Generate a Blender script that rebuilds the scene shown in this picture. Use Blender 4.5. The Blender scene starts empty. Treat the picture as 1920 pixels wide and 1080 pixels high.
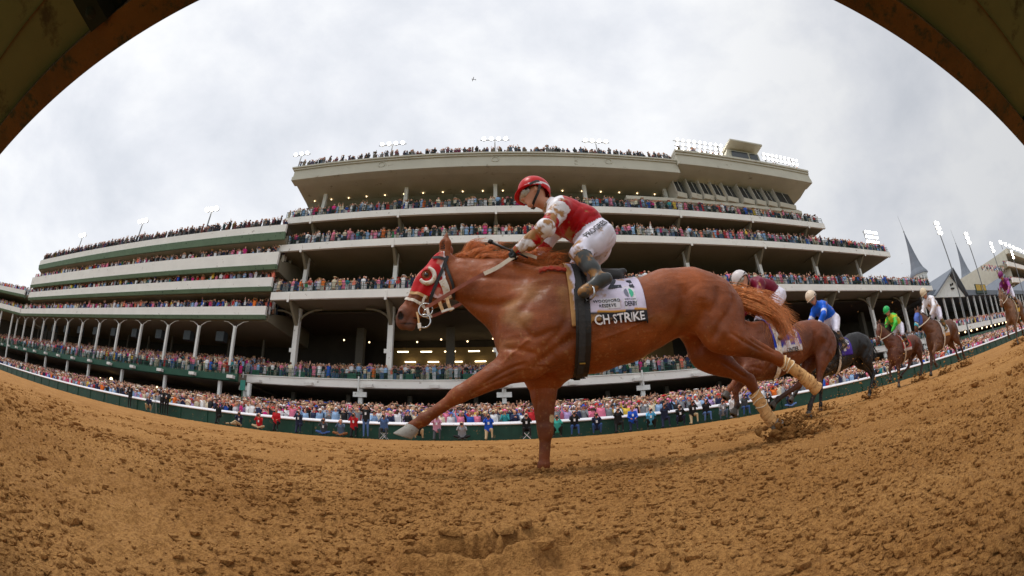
import bpy, bmesh, math, random
import numpy as np
from mathutils import Vector, Matrix
from mathutils.bvhtree import BVHTree
R_ = math.radians
sc = bpy.context.scene
COL = sc.collection
random.seed(7)
rng = np.random.default_rng(11)

# ------------------------------------------------------------------ camera (15 mm full frame fisheye lying under the inner rail)
ZC = 0.285
PITCH, ROLL, YAW = R_(20.82), R_(2.07), R_(-0.83)
def cam_basis():
    c, s = math.cos, math.sin
    Rr = np.array([[c(ROLL), 0, s(ROLL)], [0, 1, 0], [-s(ROLL), 0, c(ROLL)]])
    Rp = np.array([[1, 0, 0], [0, c(PITCH), -s(PITCH)], [0, s(PITCH), c(PITCH)]])
    Ry = np.array([[c(YAW), -s(YAW), 0], [s(YAW), c(YAW), 0], [0, 0, 1]])
    return Ry @ Rp @ Rr
CM = cam_basis()
cam = bpy.data.cameras.new('camera')
camo = bpy.data.objects.new('camera', cam)
COL.objects.link(camo)
sc.camera = camo
cam.type = 'PANO'
cam.panorama_type = 'FISHEYE_EQUISOLID'
cam.fisheye_lens = 15.01
cam.fisheye_fov = R_(200)
cam.sensor_width = 36
cam.shift_y = 29 / 1080
cam.clip_start = 0.01
cam.clip_end = 3000
cm = Matrix([[CM[i, 0], CM[i, 2], -CM[i, 1]] for i in range(3)]).to_4x4()
cm.translation = (0, 0, ZC)
camo.matrix_world = cm

# ------------------------------------------------------------------ sky and light
world = bpy.data.worlds.new('World')
sc.world = world
world.use_nodes = True
nt = world.node_tree
nt.nodes.clear()
def N(t, **kw):
    n = nt.nodes.new(t)
    for k, v in kw.items():
        setattr(n, k, v)
    return n
L = nt.links.new
out = N('ShaderNodeOutputWorld'); bg = N('ShaderNodeBackground'); bg2 = N('ShaderNodeBackground'); add = N('ShaderNodeAddShader')
sky = N('ShaderNodeTexSky', sky_type='NISHITA', sun_disc=False, sun_elevation=R_(48), sun_rotation=R_(200))
L(sky.outputs[0], bg2.inputs[0]); bg2.inputs[1].default_value = 0.006
tc = N('ShaderNodeTexCoord')
mp = N('ShaderNodeMapping'); mp.inputs['Scale'].default_value = (1.0, 1.0, 1.5); mp.inputs['Location'].default_value = (3.1, .4, 1.7)
n1 = N('ShaderNodeTexNoise'); n1.inputs['Scale'].default_value = 2.3; n1.inputs['Detail'].default_value = 8; n1.inputs['Roughness'].default_value = .56; n1.inputs['Distortion'].default_value = .12
L(tc.outputs['Generated'], mp.inputs[0]); L(mp.outputs[0], n1.inputs[0])
cr = N('ShaderNodeValToRGB')
e = cr.color_ramp.elements
e[0].position = .33; e[0].color = (.66, .69, .745, 1)
e[1].position = .62; e[1].color = (.91, .92, .935, 1)
m = e.new(.48); m.color = (.78, .80, .845, 1)
L(n1.outputs[0], cr.inputs[0])
# the cloud deck is thinner and brighter overhead than down the track to the east
sx = N('ShaderNodeSeparateXYZ'); L(tc.outputs['Generated'], sx.inputs[0])
mr = N('ShaderNodeMapRange'); mr.inputs[1].default_value = .35; mr.inputs[2].default_value = 1.0; mr.inputs[3].default_value = 1.0; mr.inputs[4].default_value = .66
L(sx.outputs[0], mr.inputs[0])
vm = N('ShaderNodeVectorMath', operation='SCALE'); L(cr.outputs[0], vm.inputs[0]); L(mr.outputs[0], vm.inputs['Scale'])
L(vm.outputs[0], bg.inputs[0]); bg.inputs[1].default_value = .97
L(bg.outputs[0], add.inputs[0]); L(bg2.outputs[0], add.inputs[1]); L(add.outputs[0], out.inputs[0])
sun = bpy.data.lights.new('sun', 'SUN'); sun.energy = 1.5; sun.angle = R_(11); sun.color = (1, .965, .91)
suno = bpy.data.objects.new('sun', sun); COL.objects.link(suno)
suno.location = (0, -20, 60)
sd = Vector((-.30, -.05, .95)).normalized()      # towards the sun: high and a little to the left
suno.rotation_euler = sd.to_track_quat('Z', 'Y').to_euler()
sky.sun_elevation = math.asin(sd.z); sky.sun_rotation = math.atan2(sd.x, sd.y)
vs = sc.view_settings
sc.display_settings.display_device = 'sRGB'
vs.view_transform = 'Standard'; vs.look = 'None'; vs.exposure = 0.14; vs.gamma = 1; vs.use_curve_mapping = False
sc.cycles.max_bounces = 5; sc.cycles.diffuse_bounces = 3; sc.cycles.glossy_bounces = 2; sc.cycles.use_denoising = True

# ------------------------------------------------------------------ helpers
MATS = {}
def lin(c):
    return tuple(((v / 255) / 12.92 if v / 255 <= .04045 else ((v / 255 + .055) / 1.055) ** 2.4) for v in c)
def mat(name, col, rough=.7, var=.12, scale=6., bump=0., bscale=40., metal=0., emit=None, spec=.4, attr=None, dirt=None, sheen=0.):
    """Procedural material: noise-varied base colour, optional fine bump, dirt blotches, a colour attribute or an emission."""
    if name in MATS or col is None:
        return MATS[name]
    m = bpy.data.materials.new(name); m.use_nodes = True
    t = m.node_tree; b = t.nodes['Principled BSDF']
    b.inputs['Roughness'].default_value = rough; b.inputs['Metallic'].default_value = metal
    b.inputs['Specular IOR Level'].default_value = spec
    if sheen: b.inputs['Sheen Weight'].default_value = sheen
    co = t.nodes.new('ShaderNodeTexCoord')
    nz = t.nodes.new('ShaderNodeTexNoise'); nz.inputs['Scale'].default_value = scale; nz.inputs['Detail'].default_value = 6
    t.links.new(co.outputs['Object'], nz.inputs[0])
    mx = t.nodes.new('ShaderNodeMix'); mx.data_type = 'RGBA'; mx.blend_type = 'MULTIPLY'; mx.inputs[0].default_value = 1
    ra = t.nodes.new('ShaderNodeMapRange'); ra.inputs[1].default_value = .3; ra.inputs[2].default_value = .7
    ra.inputs[3].default_value = 1 - var; ra.inputs[4].default_value = 1 + var
    t.links.new(nz.outputs[0], ra.inputs[0])
    if attr:
        a = t.nodes.new('ShaderNodeAttribute'); a.attribute_name = attr; t.links.new(a.outputs[0], mx.inputs[6])
    else:
        mx.inputs[6].default_value = (*col, 1)
    t.links.new(ra.outputs[0], mx.inputs[7])
    last = mx.outputs[2]
    if dirt:
        dcol, amount, dsc = dirt
        n2 = t.nodes.new('ShaderNodeTexNoise'); n2.inputs['Scale'].default_value = dsc; n2.inputs['Detail'].default_value = 8; n2.inputs['Roughness'].default_value = .7
        t.links.new(co.outputs['Object'], n2.inputs[0])
        r2 = t.nodes.new('ShaderNodeMapRange'); r2.inputs[1].default_value = .66 - amount * .4; r2.inputs[2].default_value = .72 - amount * .3
        t.links.new(n2.outputs[0], r2.inputs[0])
        m2 = t.nodes.new('ShaderNodeMix'); m2.data_type = 'RGBA'; m2.inputs[7].default_value = (*dcol, 1)
        t.links.new(r2.outputs[0], m2.inputs[0]); t.links.new(last, m2.inputs[6]); last = m2.outputs[2]
    t.links.new(last, b.inputs['Base Color'])
    if bump:
        n3 = t.nodes.new('ShaderNodeTexNoise'); n3.inputs['Scale'].default_value = bscale; n3.inputs['Detail'].default_value = 5
        t.links.new(co.outputs['Object'], n3.inputs[0])
        bp = t.nodes.new('ShaderNodeBump'); bp.inputs['Strength'].default_value = bump; bp.inputs['Distance'].default_value = .01
        t.links.new(n3.outputs[0], bp.inputs['Height']); t.links.new(bp.outputs[0], b.inputs['Normal'])
    if emit:
        b.inputs['Emission Color'].default_value = (*emit[0], 1); b.inputs['Emission Strength'].default_value = emit[1]
    MATS[name] = m
    return m

def link(o, parent=None):
    COL.objects.link(o)
    if parent is not None: o.parent = parent
    return o
def tag(o, label=None, cat=None, group=None, kind=None):
    for k, v in (('label', label), ('category', cat), ('group', group), ('kind', kind)):
        if v: o[k] = v
    return o
def empty(name, loc=(0, 0, 0), rz=0, **kw):
    o = bpy.data.objects.new(name, None); o.empty_display_size = .2
    COL.objects.link(o); o.location = loc; o.rotation_euler = (0, 0, rz)
    return tag(o, **kw)
def mesh_np(name, V, F, mats, parent=None, smooth=True, mi=None, colors=None, colname='col'):
    """Mesh object from numpy arrays (F of one width, or a list of faces)."""
    me = bpy.data.meshes.new(name)
    V = np.asarray(V, np.float32)
    if isinstance(F, np.ndarray):
        k = F.shape[1]
        me.vertices.add(len(V)); me.vertices.foreach_set('co', V.ravel())
        me.loops.add(F.size); me.loops.foreach_set('vertex_index', F.ravel().astype(np.int32))
        me.polygons.add(len(F)); me.polygons.foreach_set('loop_start', np.arange(0, F.size, k, dtype=np.int32))
        me.update(calc_edges=True)
    else:
        me.from_pydata([tuple(map(float, v)) for v in V], [], F); me.update()
    if mi is not None: me.polygons.foreach_set('material_index', np.asarray(mi, np.int32))
    me.polygons.foreach_set('use_smooth', np.full(len(me.polygons), bool(smooth)))
    if colors is not None:
        a = me.color_attributes.new(colname, 'FLOAT_COLOR', 'POINT')
        c = np.ones((len(V), 4), np.float32); c[:, :3] = colors; a.data.foreach_set('color', c.ravel())
    for m in (mats if isinstance(mats, (list, tuple)) else [mats]): me.materials.append(m)
    me.update()
    return link(bpy.data.objects.new(name, me), parent)

class MB:
    """Collects boxes, bars and tubes, then links them as ONE mesh object. off: the thing's origin, taken off every vertex."""
    def __init__(s, off=(0, 0, 0)):
        s.v = []; s.f = []; s.m = []; s.off = off
    def add(s, vs, fs, m=0):
        b = len(s.v); s.v += [tuple(v) for v in vs]; s.f += [tuple(i + b for i in f) for f in fs]; s.m += [m] * len(fs)
    def hexa(s, P, m=0):     # 8 corners: bottom ring 0-3, top ring 4-7
        s.add(P, [(0, 3, 2, 1), (4, 5, 6, 7), (0, 1, 5, 4), (1, 2, 6, 5), (2, 3, 7, 6), (3, 0, 4, 7)], m)
    def box(s, x0, x1, y0, y1, z0, z1, m=0):
        s.hexa([(x0, y0, z0), (x1, y0, z0), (x1, y1, z0), (x0, y1, z0), (x0, y0, z1), (x1, y0, z1), (x1, y1, z1), (x0, y1, z1)], m)
    def prism(s, prof, x0, x1, m=0):   # profile in (y, z), extruded along x; x0/x1 may be functions of y
        fx0 = x0 if callable(x0) else (lambda y: x0); fx1 = x1 if callable(x1) else (lambda y: x1)
        n = len(prof)
        vs = [(fx0(y), y, z) for y, z in prof] + [(fx1(y), y, z) for y, z in prof]
        s.add(vs, [tuple(range(n)), tuple(range(2 * n - 1, n - 1, -1))] + [(i, i + n, (i + 1) % n + n, (i + 1) % n) for i in range(n)], m)
    def tube(s, pts, r, n=8, m=0, cap=True):
        pts = [Vector(p) for p in pts]; rs = r if isinstance(r, (list, tuple)) else [r] * len(pts)
        base = len(s.v); prev = None
        for i, p in enumerate(pts):
            d = (pts[min(i + 1, len(pts) - 1)] - pts[max(i - 1, 0)]).normalized()
            if prev is None: u = d.orthogonal().normalized()
            else:
                u = prev - d * prev.dot(d); u = u.normalized() if u.length > 1e-6 else d.orthogonal().normalized()
            prev = u; w = d.cross(u)
            for k in range(n):
                a = 2 * math.pi * k / n
                s.v.append(tuple(p + (u * math.cos(a) + w * math.sin(a)) * rs[i]))
        for i in range(len(pts) - 1):
            for k in range(n):
                a = base + i * n + k; b = base + i * n + (k + 1) % n
                s.f.append((a, b, b + n, a + n)); s.m.append(m)
        if cap:
            s.f.append(tuple(base + k for k in range(n - 1, -1, -1))); s.f.append(tuple(base + (len(pts) - 1) * n + k for k in range(n))); s.m += [m, m]
    def ball(s, c, r, n=8, m=0, rz=None):
        rings = max(4, n // 2 + 1); base = len(s.v); rz = rz or r
        for i in range(rings + 1):
            t = math.pi * i / rings
            for k in range(n):
                a = 2 * math.pi * k / n
                s.v.append((c[0] + r * math.sin(t) * math.cos(a), c[1] + r * math.sin(t) * math.sin(a), c[2] + rz * math.cos(t)))
        for i in range(rings):
            for k in range(n):
                a = base + i * n + k; b = base + i * n + (k + 1) % n
                s.f.append((a, a + n, b + n, b)); s.m.append(m)
    def build(s, name, mats, parent=None, smooth=False):
        o = s.off
        V = [(a - o[0], b - o[1], c - o[2]) for a, b, c in s.v]
        ob = mesh_np(name, V, s.f, mats, parent, smooth, s.m)
        bm = bmesh.new(); bm.from_mesh(ob.data); bmesh.ops.recalc_face_normals(bm, faces=bm.faces); bm.to_mesh(ob.data); bm.free()
        return ob
def copy_tree(o, parent=None):
    c = o.copy(); COL.objects.link(c)
    if parent is not None: c.parent = parent
    for ch in list(o.children): copy_tree(ch, c)
    return c

def smooth5(t): return t * t * t * (t * (t * 6 - 15) + 10)
_tab = np.random.default_rng(3).random((256, 256)).astype(np.float32)
def vnoise(x, y):
    xi = np.floor(x).astype(int); yi = np.floor(y).astype(int); fx = smooth5(x - xi); fy = smooth5(y - yi)
    g = lambda a, b: _tab[a & 255, b & 255]
    return (g(xi, yi) * (1 - fx) + g(xi + 1, yi) * fx) * (1 - fy) + (g(xi, yi + 1) * (1 - fx) + g(xi + 1, yi + 1) * fx) * fy
_tab3 = np.random.default_rng(5).random((64, 64, 64)).astype(np.float32)
def vnoise3(p):
    i = np.floor(p).astype(int); f = smooth5(p - i); o = 0
    for a in (0, 1):
        for b in (0, 1):
            for c in (0, 1):
                w = (f[:, 0] if a else 1 - f[:, 0]) * (f[:, 1] if b else 1 - f[:, 1]) * (f[:, 2] if c else 1 - f[:, 2])
                o = o + w * _tab3[(i[:, 0] + a) & 63, (i[:, 1] + b) & 63, (i[:, 2] + c) & 63]
    return o

# ------------------------------------------------------------------ ground: loose churned dirt, banked 5.5 % up to the outer fence
SL = .0548
def bank(y): return SL * np.clip(y, -3, 24.4)
def lumps(x, y):
    h = np.zeros_like(x)
    for i, (lam, amp) in enumerate(((1.7, .026), (.62, .015), (.24, .010), (.11, .010), (.052, .0105), (.025, .0080), (.012, .0042))):
        a = .7 * i; X = (x * math.cos(a) - y * math.sin(a)) / lam + 17 * i; Y = (x * math.sin(a) + y * math.cos(a)) / lam + 31 * i
        v = vnoise(X, Y)
        if i >= 2: v = 1 - np.abs(2 * v - 1) ** .8 if i % 2 == 0 else np.abs(2 * v - 1)
        h += amp * (v - .5)
    # scattered clods: thresholded patches stand proud of the surface
    for lam, amp, th in ((.17, .012, .80), (.075, .013, .72), (.036, .013, .60)):
        v = vnoise(x / lam + 91, y / lam + 7)
        h += amp * np.clip((v - th) / (1 - th), 0, 1) ** .5
    return h
def crater(x, y):
    """the broken hoof print in front of the camera, with ragged walls and a raised rim"""
    h = np.zeros_like(x); nz = vnoise(x * 26 + 4, y * 26) * .55 + vnoise(x * 60, y * 60 + 9) * .3
    for cx, cy, rx, ry, d in ((-.100, .955, .095, .070, .13), (.055, 1.055, .115, .060, .075), (.00, .965, .055, .040, .05), (-.13, 1.08, .05, .03, .03)):
        q = np.sqrt(((x - cx) / rx) ** 2 + ((y - cy) / ry) ** 2) + nz * .55 - .2
        h -= d * smooth5(np.clip((1.25 - q) / .60, 0, 1))
        h += d * .35 * np.exp(-((q - 1.5) / .30) ** 2)
    return h
def ground_z(x, y):
    x = np.asarray(x, float); y = np.asarray(y, float)
    dist = np.hypot(x, y)
    far = np.clip(1.15 - (dist - 14) / 60, .25, 1)
    harrow = .010 * np.sin(y * 9 + 2.5 * vnoise(x * .3, y * .3)) * (.4 + vnoise(x * .2 + 7, y * .5)) * np.clip(dist - 3, 0, 1)
    # strips churned by hooves lie a little higher and rougher
    churn = vnoise(x * .25 + 5, y * .8 + 3)
    return bank(y) + lumps(x, y) * far * (.55 + .9 * churn) + harrow + crater(x, y) - .01
az = np.radians(np.arange(-88, 88.01, .135))
rr = [.40]
while rr[-1] < 260: rr.append(rr[-1] * (1.0062 if rr[-1] < 12 else 1.022))
rr = np.array(rr + [900.])
A, RR = np.meshgrid(az, rr)
X = RR * np.sin(A); Y = RR * np.cos(A)
Z = ground_z(X, Y)
keep = np.where(Y > 25, 1, 0)
Z = np.where(Y > 25.2, np.minimum(Z, 1.0), Z)
nA = len(az); nR = len(rr)
idx = np.arange(nA * nR).reshape(nR, nA)
F = np.stack([idx[:-1, :-1].ravel(), idx[:-1, 1:].ravel(), idx[1:, 1:].ravel(), idx[1:, :-1].ravel()], 1)
gm = bpy.data.materials.new('track_dirt'); gm.use_nodes = True
t = gm.node_tree; b = t.nodes['Principled BSDF']; b.inputs['Roughness'].default_value = .93; b.inputs['Specular IOR Level'].default_value = .15
co = t.nodes.new('ShaderNodeTexCoord')
def tn(scale, det=6, rough=.6):
    n = t.nodes.new('ShaderNodeTexNoise'); n.inputs['Scale'].default_value = scale; n.inputs['Detail'].default_value = det; n.inputs['Roughness'].default_value = rough
    t.links.new(co.outputs['Object'], n.inputs[0]); return n
a1 = tn(1.1, 5); a2 = tn(75, 4, .75); a3 = tn(260, 3)
r1 = t.nodes.new('ShaderNodeValToRGB'); r1.color_ramp.elements[0].position = .36; r1.color_ramp.elements[0].color = (.375, .178, .052, 1)
r1.color_ramp.elements[1].position = .64; r1.color_ramp.elements[1].color = (.495, .255, .084, 1)
t.links.new(a1.outputs[0], r1.inputs[0])
r2 = t.nodes.new('ShaderNodeValToRGB'); r2.color_ramp.elements[0].position = .38; r2.color_ramp.elements[0].color = (.44, .38, .33, 1)
r2.color_ramp.elements[1].position = .56; r2.color_ramp.elements[1].color = (1, 1, 1, 1)
t.links.new(a2.outputs[0], r2.inputs[0])
mx = t.nodes.new('ShaderNodeMix'); mx.data_type = 'RGBA'; mx.blend_type = 'MULTIPLY'; mx.inputs[0].default_value = .75
t.links.new(r1.outputs[0], mx.inputs[6]); t.links.new(r2.outputs[0], mx.inputs[7]); t.links.new(mx.outputs[2], b.inputs['Base Color'])
bp = t.nodes.new('ShaderNodeBump'); bp.inputs['Strength'].default_value = .9; bp.inputs['Distance'].default_value = .020
t.links.new(a2.outputs[0], bp.inputs['Height'])
bp2 = t.nodes.new('ShaderNodeBump'); bp2.inputs['Strength'].default_value = .5; bp2.inputs['Distance'].default_value = .004
t.links.new(a3.outputs[0], bp2.inputs['Height']); t.links.new(bp.outputs[0], bp2.inputs['Normal']); t.links.new(bp2.outputs[0], b.inputs['Normal'])
DIRT = gm
tag(mesh_np('ground', np.stack([X, Y, Z], -1).reshape(-1, 3), F, gm), kind='structure')

# the infield behind the rail
tag(mesh_np('infield', [(-400, -400, -.10), (400, -400, -.10), (400, .6, -.10), (-400, .6, -.10)], [(0, 1, 2, 3)], mat('infield_turf', lin((84, 96, 52)), .95, .3, 3)), kind='structure')
# loose clods of dirt lying on the track, uncountable
def rock(n=8, seed=0):
    bm = bmesh.new(); bmesh.ops.create_icosphere(bm, subdivisions=1 if seed else 2, radius=1)
    V = np.array([v.co[:] for v in bm.verts]); Fr = np.array([[v.index for v in f.verts] for f in bm.faces]); bm.free()
    V = V * (.62 + .75 * vnoise3(V * 1.3 + seed * 7.3 + 20)[:, None]) + .12 * (vnoise3(V * 3.7 + seed * 3 + 9)[:, None] - .5)
    V[:, 2] *= .72
    return V, Fr
ROCKS = [rock(seed=i + 1) for i in range(6)]
def clod_mesh(name, P, S, **kw):
    Vs = []; Fs = []; b = 0
    for i, (p, s) in enumerate(zip(P, S)):
        V, Fr = ROCKS[i % 6]; a = rng.random() * 6.28; ca, sa = math.cos(a), math.sin(a)
        W = V @ np.array([[ca, sa, 0], [-sa, ca, 0], [0, 0, 1]]) * (s * (.7 + .6 * rng.random(3)))
        Vs.append(W + p); Fs.append(Fr + b); b += len(V)
    return tag(mesh_np(name, np.concatenate(Vs), np.concatenate(Fs), DIRT, smooth=False), **kw)
n = 30000
d_ = .6 * np.exp(rng.random(n) * 3.05); a_ = np.radians(rng.uniform(-84, 84, n))
px_, py_ = d_ * np.sin(a_), d_ * np.cos(a_)
ok = (py_ < 23.5) & (py_ > .15) & (vnoise(px_ * .9 + 3, py_ * 1.4) > .26 + .2 * rng.random(n)); px_, py_, d_ = px_[ok], py_[ok], d_[ok]
sz = .0042 * np.exp(rng.random(len(px_)) ** 4 * 1.6) * np.clip(d_ / 1.6, .7, 2.6)
n = 9000        # crumbs and clods close to the lens
d2 = .62 + 2.6 * rng.random(n) ** 1.4; a2_ = np.radians(rng.uniform(-80, 84, n)); qx, qy = d2 * np.sin(a2_), d2 * np.cos(a2_)
ok = (qy > .2) & (vnoise(qx * 2.3 + 8, qy * 2.9) > .22 + .3 * rng.random(n)); qx, qy = qx[ok], qy[ok]
sq = .0042 * np.exp(rng.random(len(qx)) ** 3 * 1.55)
# slabs broken out of the hoof print
bx = np.array([-.155, -.105, -.03, .03, .10, -.18, .06, -.06, .12]); by = np.array([1.045, 1.10, 1.13, 1.14, 1.07, .97, .93, .90, 1.0]); bs = np.array([.024, .026, .030, .028, .036, .026, .024, .022, .018])
px_ = np.concatenate([px_, qx, bx]); py_ = np.concatenate([py_, qy, by]); sz = np.concatenate([sz, sq, bs])
clod_mesh('dirt_clods', np.stack([px_, py_, ground_z(px_, py_) + sz * .25], 1), sz, kind='stuff')

# ------------------------------------------------------------------ the inner rail that arches over the lens
mB = mat('rail_brown', lin((112, 66, 30)), .8, .30, 9, .25, 60, dirt=((.05, .03, .015), .35, 22))
mO = mat('rail_panel', lin((118, 104, 76)), .75, .12, 4, .1, 30, dirt=(lin((72, 48, 28)), .3, 5))
mK = mat('rail_black', (.006, .006, .006), .8, .1)
rail = empty('track_rail', (0, 0, 0), label='dark brown underside of the inner rail arching over both upper corners', cat='rail')
mb = MB(); mb.prism([(.168, ZC + .552), (.178, ZC + .600), (.172, ZC + .66), (.10, ZC + .66), (.098, ZC + .560)], -60, 60); mb.build('rail_lip', mB, rail)
mb = MB(); mb.prism([(.0975, ZC + .588), (.0975, ZC + .66), (-.22, ZC + .75), (-.22, ZC + .60)], -60, 60); mb.build('rail_cover', mO, rail)
for xb in (-.66, .60, 1.62, -1.95, 4.6, -4.6):
    mb = MB(); mb.box(xb - .025, xb + .03, -.005, .0972, ZC + .545, ZC + .60); mb.box(xb - .05, xb + .05, .03, .0965, ZC + .575, ZC + .602)
    mb.ball((xb, .06, ZC + .56), .022, 8); mb.build('bracket', mK, rail)
mb = MB(); mb.prism([(-.05, ZC + .5865), (-.05, ZC + .6), (-.053, ZC + .6), (-.053, ZC + .5865)], -60, 60); mb.build('seam', mB, rail)
for xb in (-9, 9):
    mb = MB(); mb.tube([(xb, -.9, -.05), (xb, -.9, ZC + .5), (xb, -.2, ZC + .68)], .04, 10); mb.build('post', mO, rail)

# ------------------------------------------------------------------ outer fence
mG = mat('fence_green', lin((16, 66, 52)), .55, .22, 1.3, dirt=(lin((120, 100, 66)), .16, 3), bump=.1, bscale=8)
mW = mat('rail_white', lin((232, 230, 236)), .45, .06, 2, dirt=(lin((170, 150, 120)), .10, 4))
FY = 24.0; FZ = ZC + 1.03
fence = empty('track_fence', (0, FY, FZ), label='long green board fence with a rounded white top rail in front of the crowd', cat='fence')
k = 0
for x0 in np.arange(-150, 190, 3.0):
    mb = MB((0, FY, FZ)); mb.box(x0 + .01, x0 + 2.99, FY + .02, FY + .07, FZ - .15, FZ + .86)
    if k < 100 and -105 < x0 < 175: mb.build('board_panel', mG, fence); k += 1
mb = MB((0, FY, FZ))
for x0 in np.arange(-150, 190, 3.0): mb.box(x0 - .035, x0 + .035, FY - .035, FY + .015, FZ - .15, FZ + .84)
o = mb.build('post', mG, fence); tag(o, kind='stuff')
mb = MB((0, FY, FZ))
prof = [(FY - .13 + .30 * i / 8, FZ + .86 + .185 * math.sin(math.pi * (i / 8) * .86 + .25)) for i in range(9)] + [(FY + .15, FZ + .86), (FY - .10, FZ + .86)]
for x0 in np.arange(-150, 190, 6.0): mb.prism(prof, x0 + .004, x0 + 5.996)
mb.build('top_rail', mW, fence)
# ------------------------------------------------------------------ the stands (stand frame: s along the track, t away from it, z above the lens; turned 1.88 degrees)
SA = R_(1.88)
cS, sS = math.cos(SA), math.sin(SA)
def SP(s, t, z=0): return (cS * s - sS * t, sS * s + cS * t, z + ZC)
def stand_thing(name, o, **kw):
    e = empty(name, SP(*o), SA, **kw); return e
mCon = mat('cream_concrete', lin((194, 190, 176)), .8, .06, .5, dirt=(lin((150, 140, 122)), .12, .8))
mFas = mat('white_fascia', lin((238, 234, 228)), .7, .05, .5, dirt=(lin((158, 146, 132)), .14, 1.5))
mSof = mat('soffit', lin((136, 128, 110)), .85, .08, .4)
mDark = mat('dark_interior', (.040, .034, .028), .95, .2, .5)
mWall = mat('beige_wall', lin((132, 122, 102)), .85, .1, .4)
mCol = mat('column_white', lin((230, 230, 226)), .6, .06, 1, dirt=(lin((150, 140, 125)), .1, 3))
mGrn = mat('trim_green', lin((104, 128, 104)), .6, .12, .6, dirt=(lin((40, 66, 50)), .2, 2))
mDG = mat('deck_green', lin((26, 78, 58)), .55, .15, .8, dirt=(lin((20, 50, 38)), .2, 2))
mRail = mat('railing_dark', lin((34, 66, 56)), .5, .1)
mPanel = mat('railing_green', lin((34, 92, 70)), .5, .1)
mLamp = mat('warm_lamp', (1, .8, .5), emit=((1, .72, .40), 3.5))
mFlood = mat('flood_lamp', (1, 1, 1), emit=((1, .93, .82), 9))
mSteel = mat('steel_grey', lin((120, 122, 124)), .5, .1, metal=.4)
mGlass = mat('window_glass', lin((34, 42, 48)), .15, .2, .8, spec=.8)
mStep = mat('terrace_concrete', lin((120, 112, 100)), .9, .12, 1)

def railing(parent, off, s0, s1, t, z, mats, h=1.05, step=1.9, panel=.35, bars=(.98, .55, .12)):
    mb = MB(off)
    for hb in bars: mb.box(s0, s1, t - .02, t + .02, z + hb, z + hb + .035)
    x = s0
    while x <= s1: mb.box(x - .025, x + .025, t - .024, t + .024, z, z + h); x += step
    x = s0; k = 0
    while x < s1:       # thin upright bars
        mb.box(x - .008, x + .008, t - .01, t + .01, z + .1, z + h - .04); x += .16
    return mb.build('railing', mats, parent)

# ---- central clubhouse stand
O = (10, 42, 3.0)
club = stand_thing('clubhouse_stand', O, label='tall cream grandstand in the middle with three white balconies and an overhanging roof', cat='grandstand')
# (part, t front, z top, z bottom, s left, s right, depth)
LV = [('balcony', 40, 17.14, 16.22, -25.3, 80.0, 58), ('balcony', 41, 23.78, 22.88, -26.2, 67.6, 56), ('balcony', 42, 28.35, 27.45, -26.9, 51.2, 56)]
for nm, t0, zt, zb, s0, s1, back in LV:
    mb = MB(O)
    mb.prism([(t0, zt), (t0, zb), (t0 + .35, zb), (t0 + .35, zt - .05)], s0, s1)             # white fascia
    b_ = mb.build(nm, mFas, club)
    mb = MB(O)
    mb.prism([(t0 + .351, zt - .12), (t0 + .351, zb + .15), (back, zb + .5), (back, zt + 2.4), (t0 + 8, zt + 2.0), (t0 + 3.4, zt + .55), (t0 + 1.6, zt - .12)], s0 + .02, s1 - .02)
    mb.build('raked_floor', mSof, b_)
    # joint lines in the fascia and bracket heads
    x = -22.8
    while x < s1 - 1:
        mb = MB(O)
        mb.box(x - .13, x + .13, t0 - .09, t0 - .003, zb - .32, zt - .12)
        mb.build('bracket_head', mFas, b_); mb = MB(O)
        mb.hexa([(x - .15, t0 + .45, zb - .02), (x + .15, t0 + .45, zb - .02), (x + .2, t0 + 4.6, zb + .1), (x - .2, t0 + 4.6, zb + .1),
                 (x - .15, t0 + .45, zb + .22), (x + .15, t0 + .45, zb + .22), (x + .2, t0 + 4.6, zb + .3), (x - .2, t0 + 4.6, zb + .3)])
        mb.hexa([(x - .2, t0 + 2.8, zb - 2.1), (x + .2, t0 + 2.8, zb - 2.1), (x + .2, t0 + 3.3, zb - 2.1), (x - .2, t0 + 3.3, zb - 2.1),
                 (x - .15, t0 + .45, zb - .05), (x + .15, t0 + .45, zb - .05), (x + .2, t0 + 2.4, zb + .2), (x - .2, t0 + 2.4, zb + .2)])
        x += 11.65
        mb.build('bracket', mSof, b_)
    railing(b_, O, s0 + .1, s1 - .1, t0 + .18, zt - .03, mRail)
# columns, each of them
x = -22.8; i = 0
while x < 80:
    for (t0, zb, zt) in ((43.2, 7.9, 16.3), (43.4, 16.9, 23.0), (44.4, 23.7, 27.6), (44.8, 28.3, 33.8)):
        if (zt == 23.0 and x > 66) or (zt == 27.6 and x > 50) or (zt == 33.8 and x > 25): continue
        w = .30 if t0 < 43.3 else .24
        mb = MB(O); mb.box(x - w, x + w, t0 - w, t0 + w, zb, zt - .05)
        if t0 < 43.3:
            for sg in (-1, 1):      # curved arms under the first balcony
                pass
            arm_pts = [[(x + sg * (.1 + 3.0 * (1 - math.cos(a * .314))), t0, 14.3 + 1.85 * math.sin(a * .314)) for a in range(0, 6)] for sg in (-1, 1)]
            mb.box(x - .6, x - .25, t0 - .32, t0 - .05, 11.0, 11.45)
        cl_ = mb.build('column', mCol, club)
        if t0 < 43.3:
            for ap_ in arm_pts: mb = MB(O); mb.tube(ap_, .13, 6); mb.build('haunch', mSof, cl_)
    x += 11.65; i += 1
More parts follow.
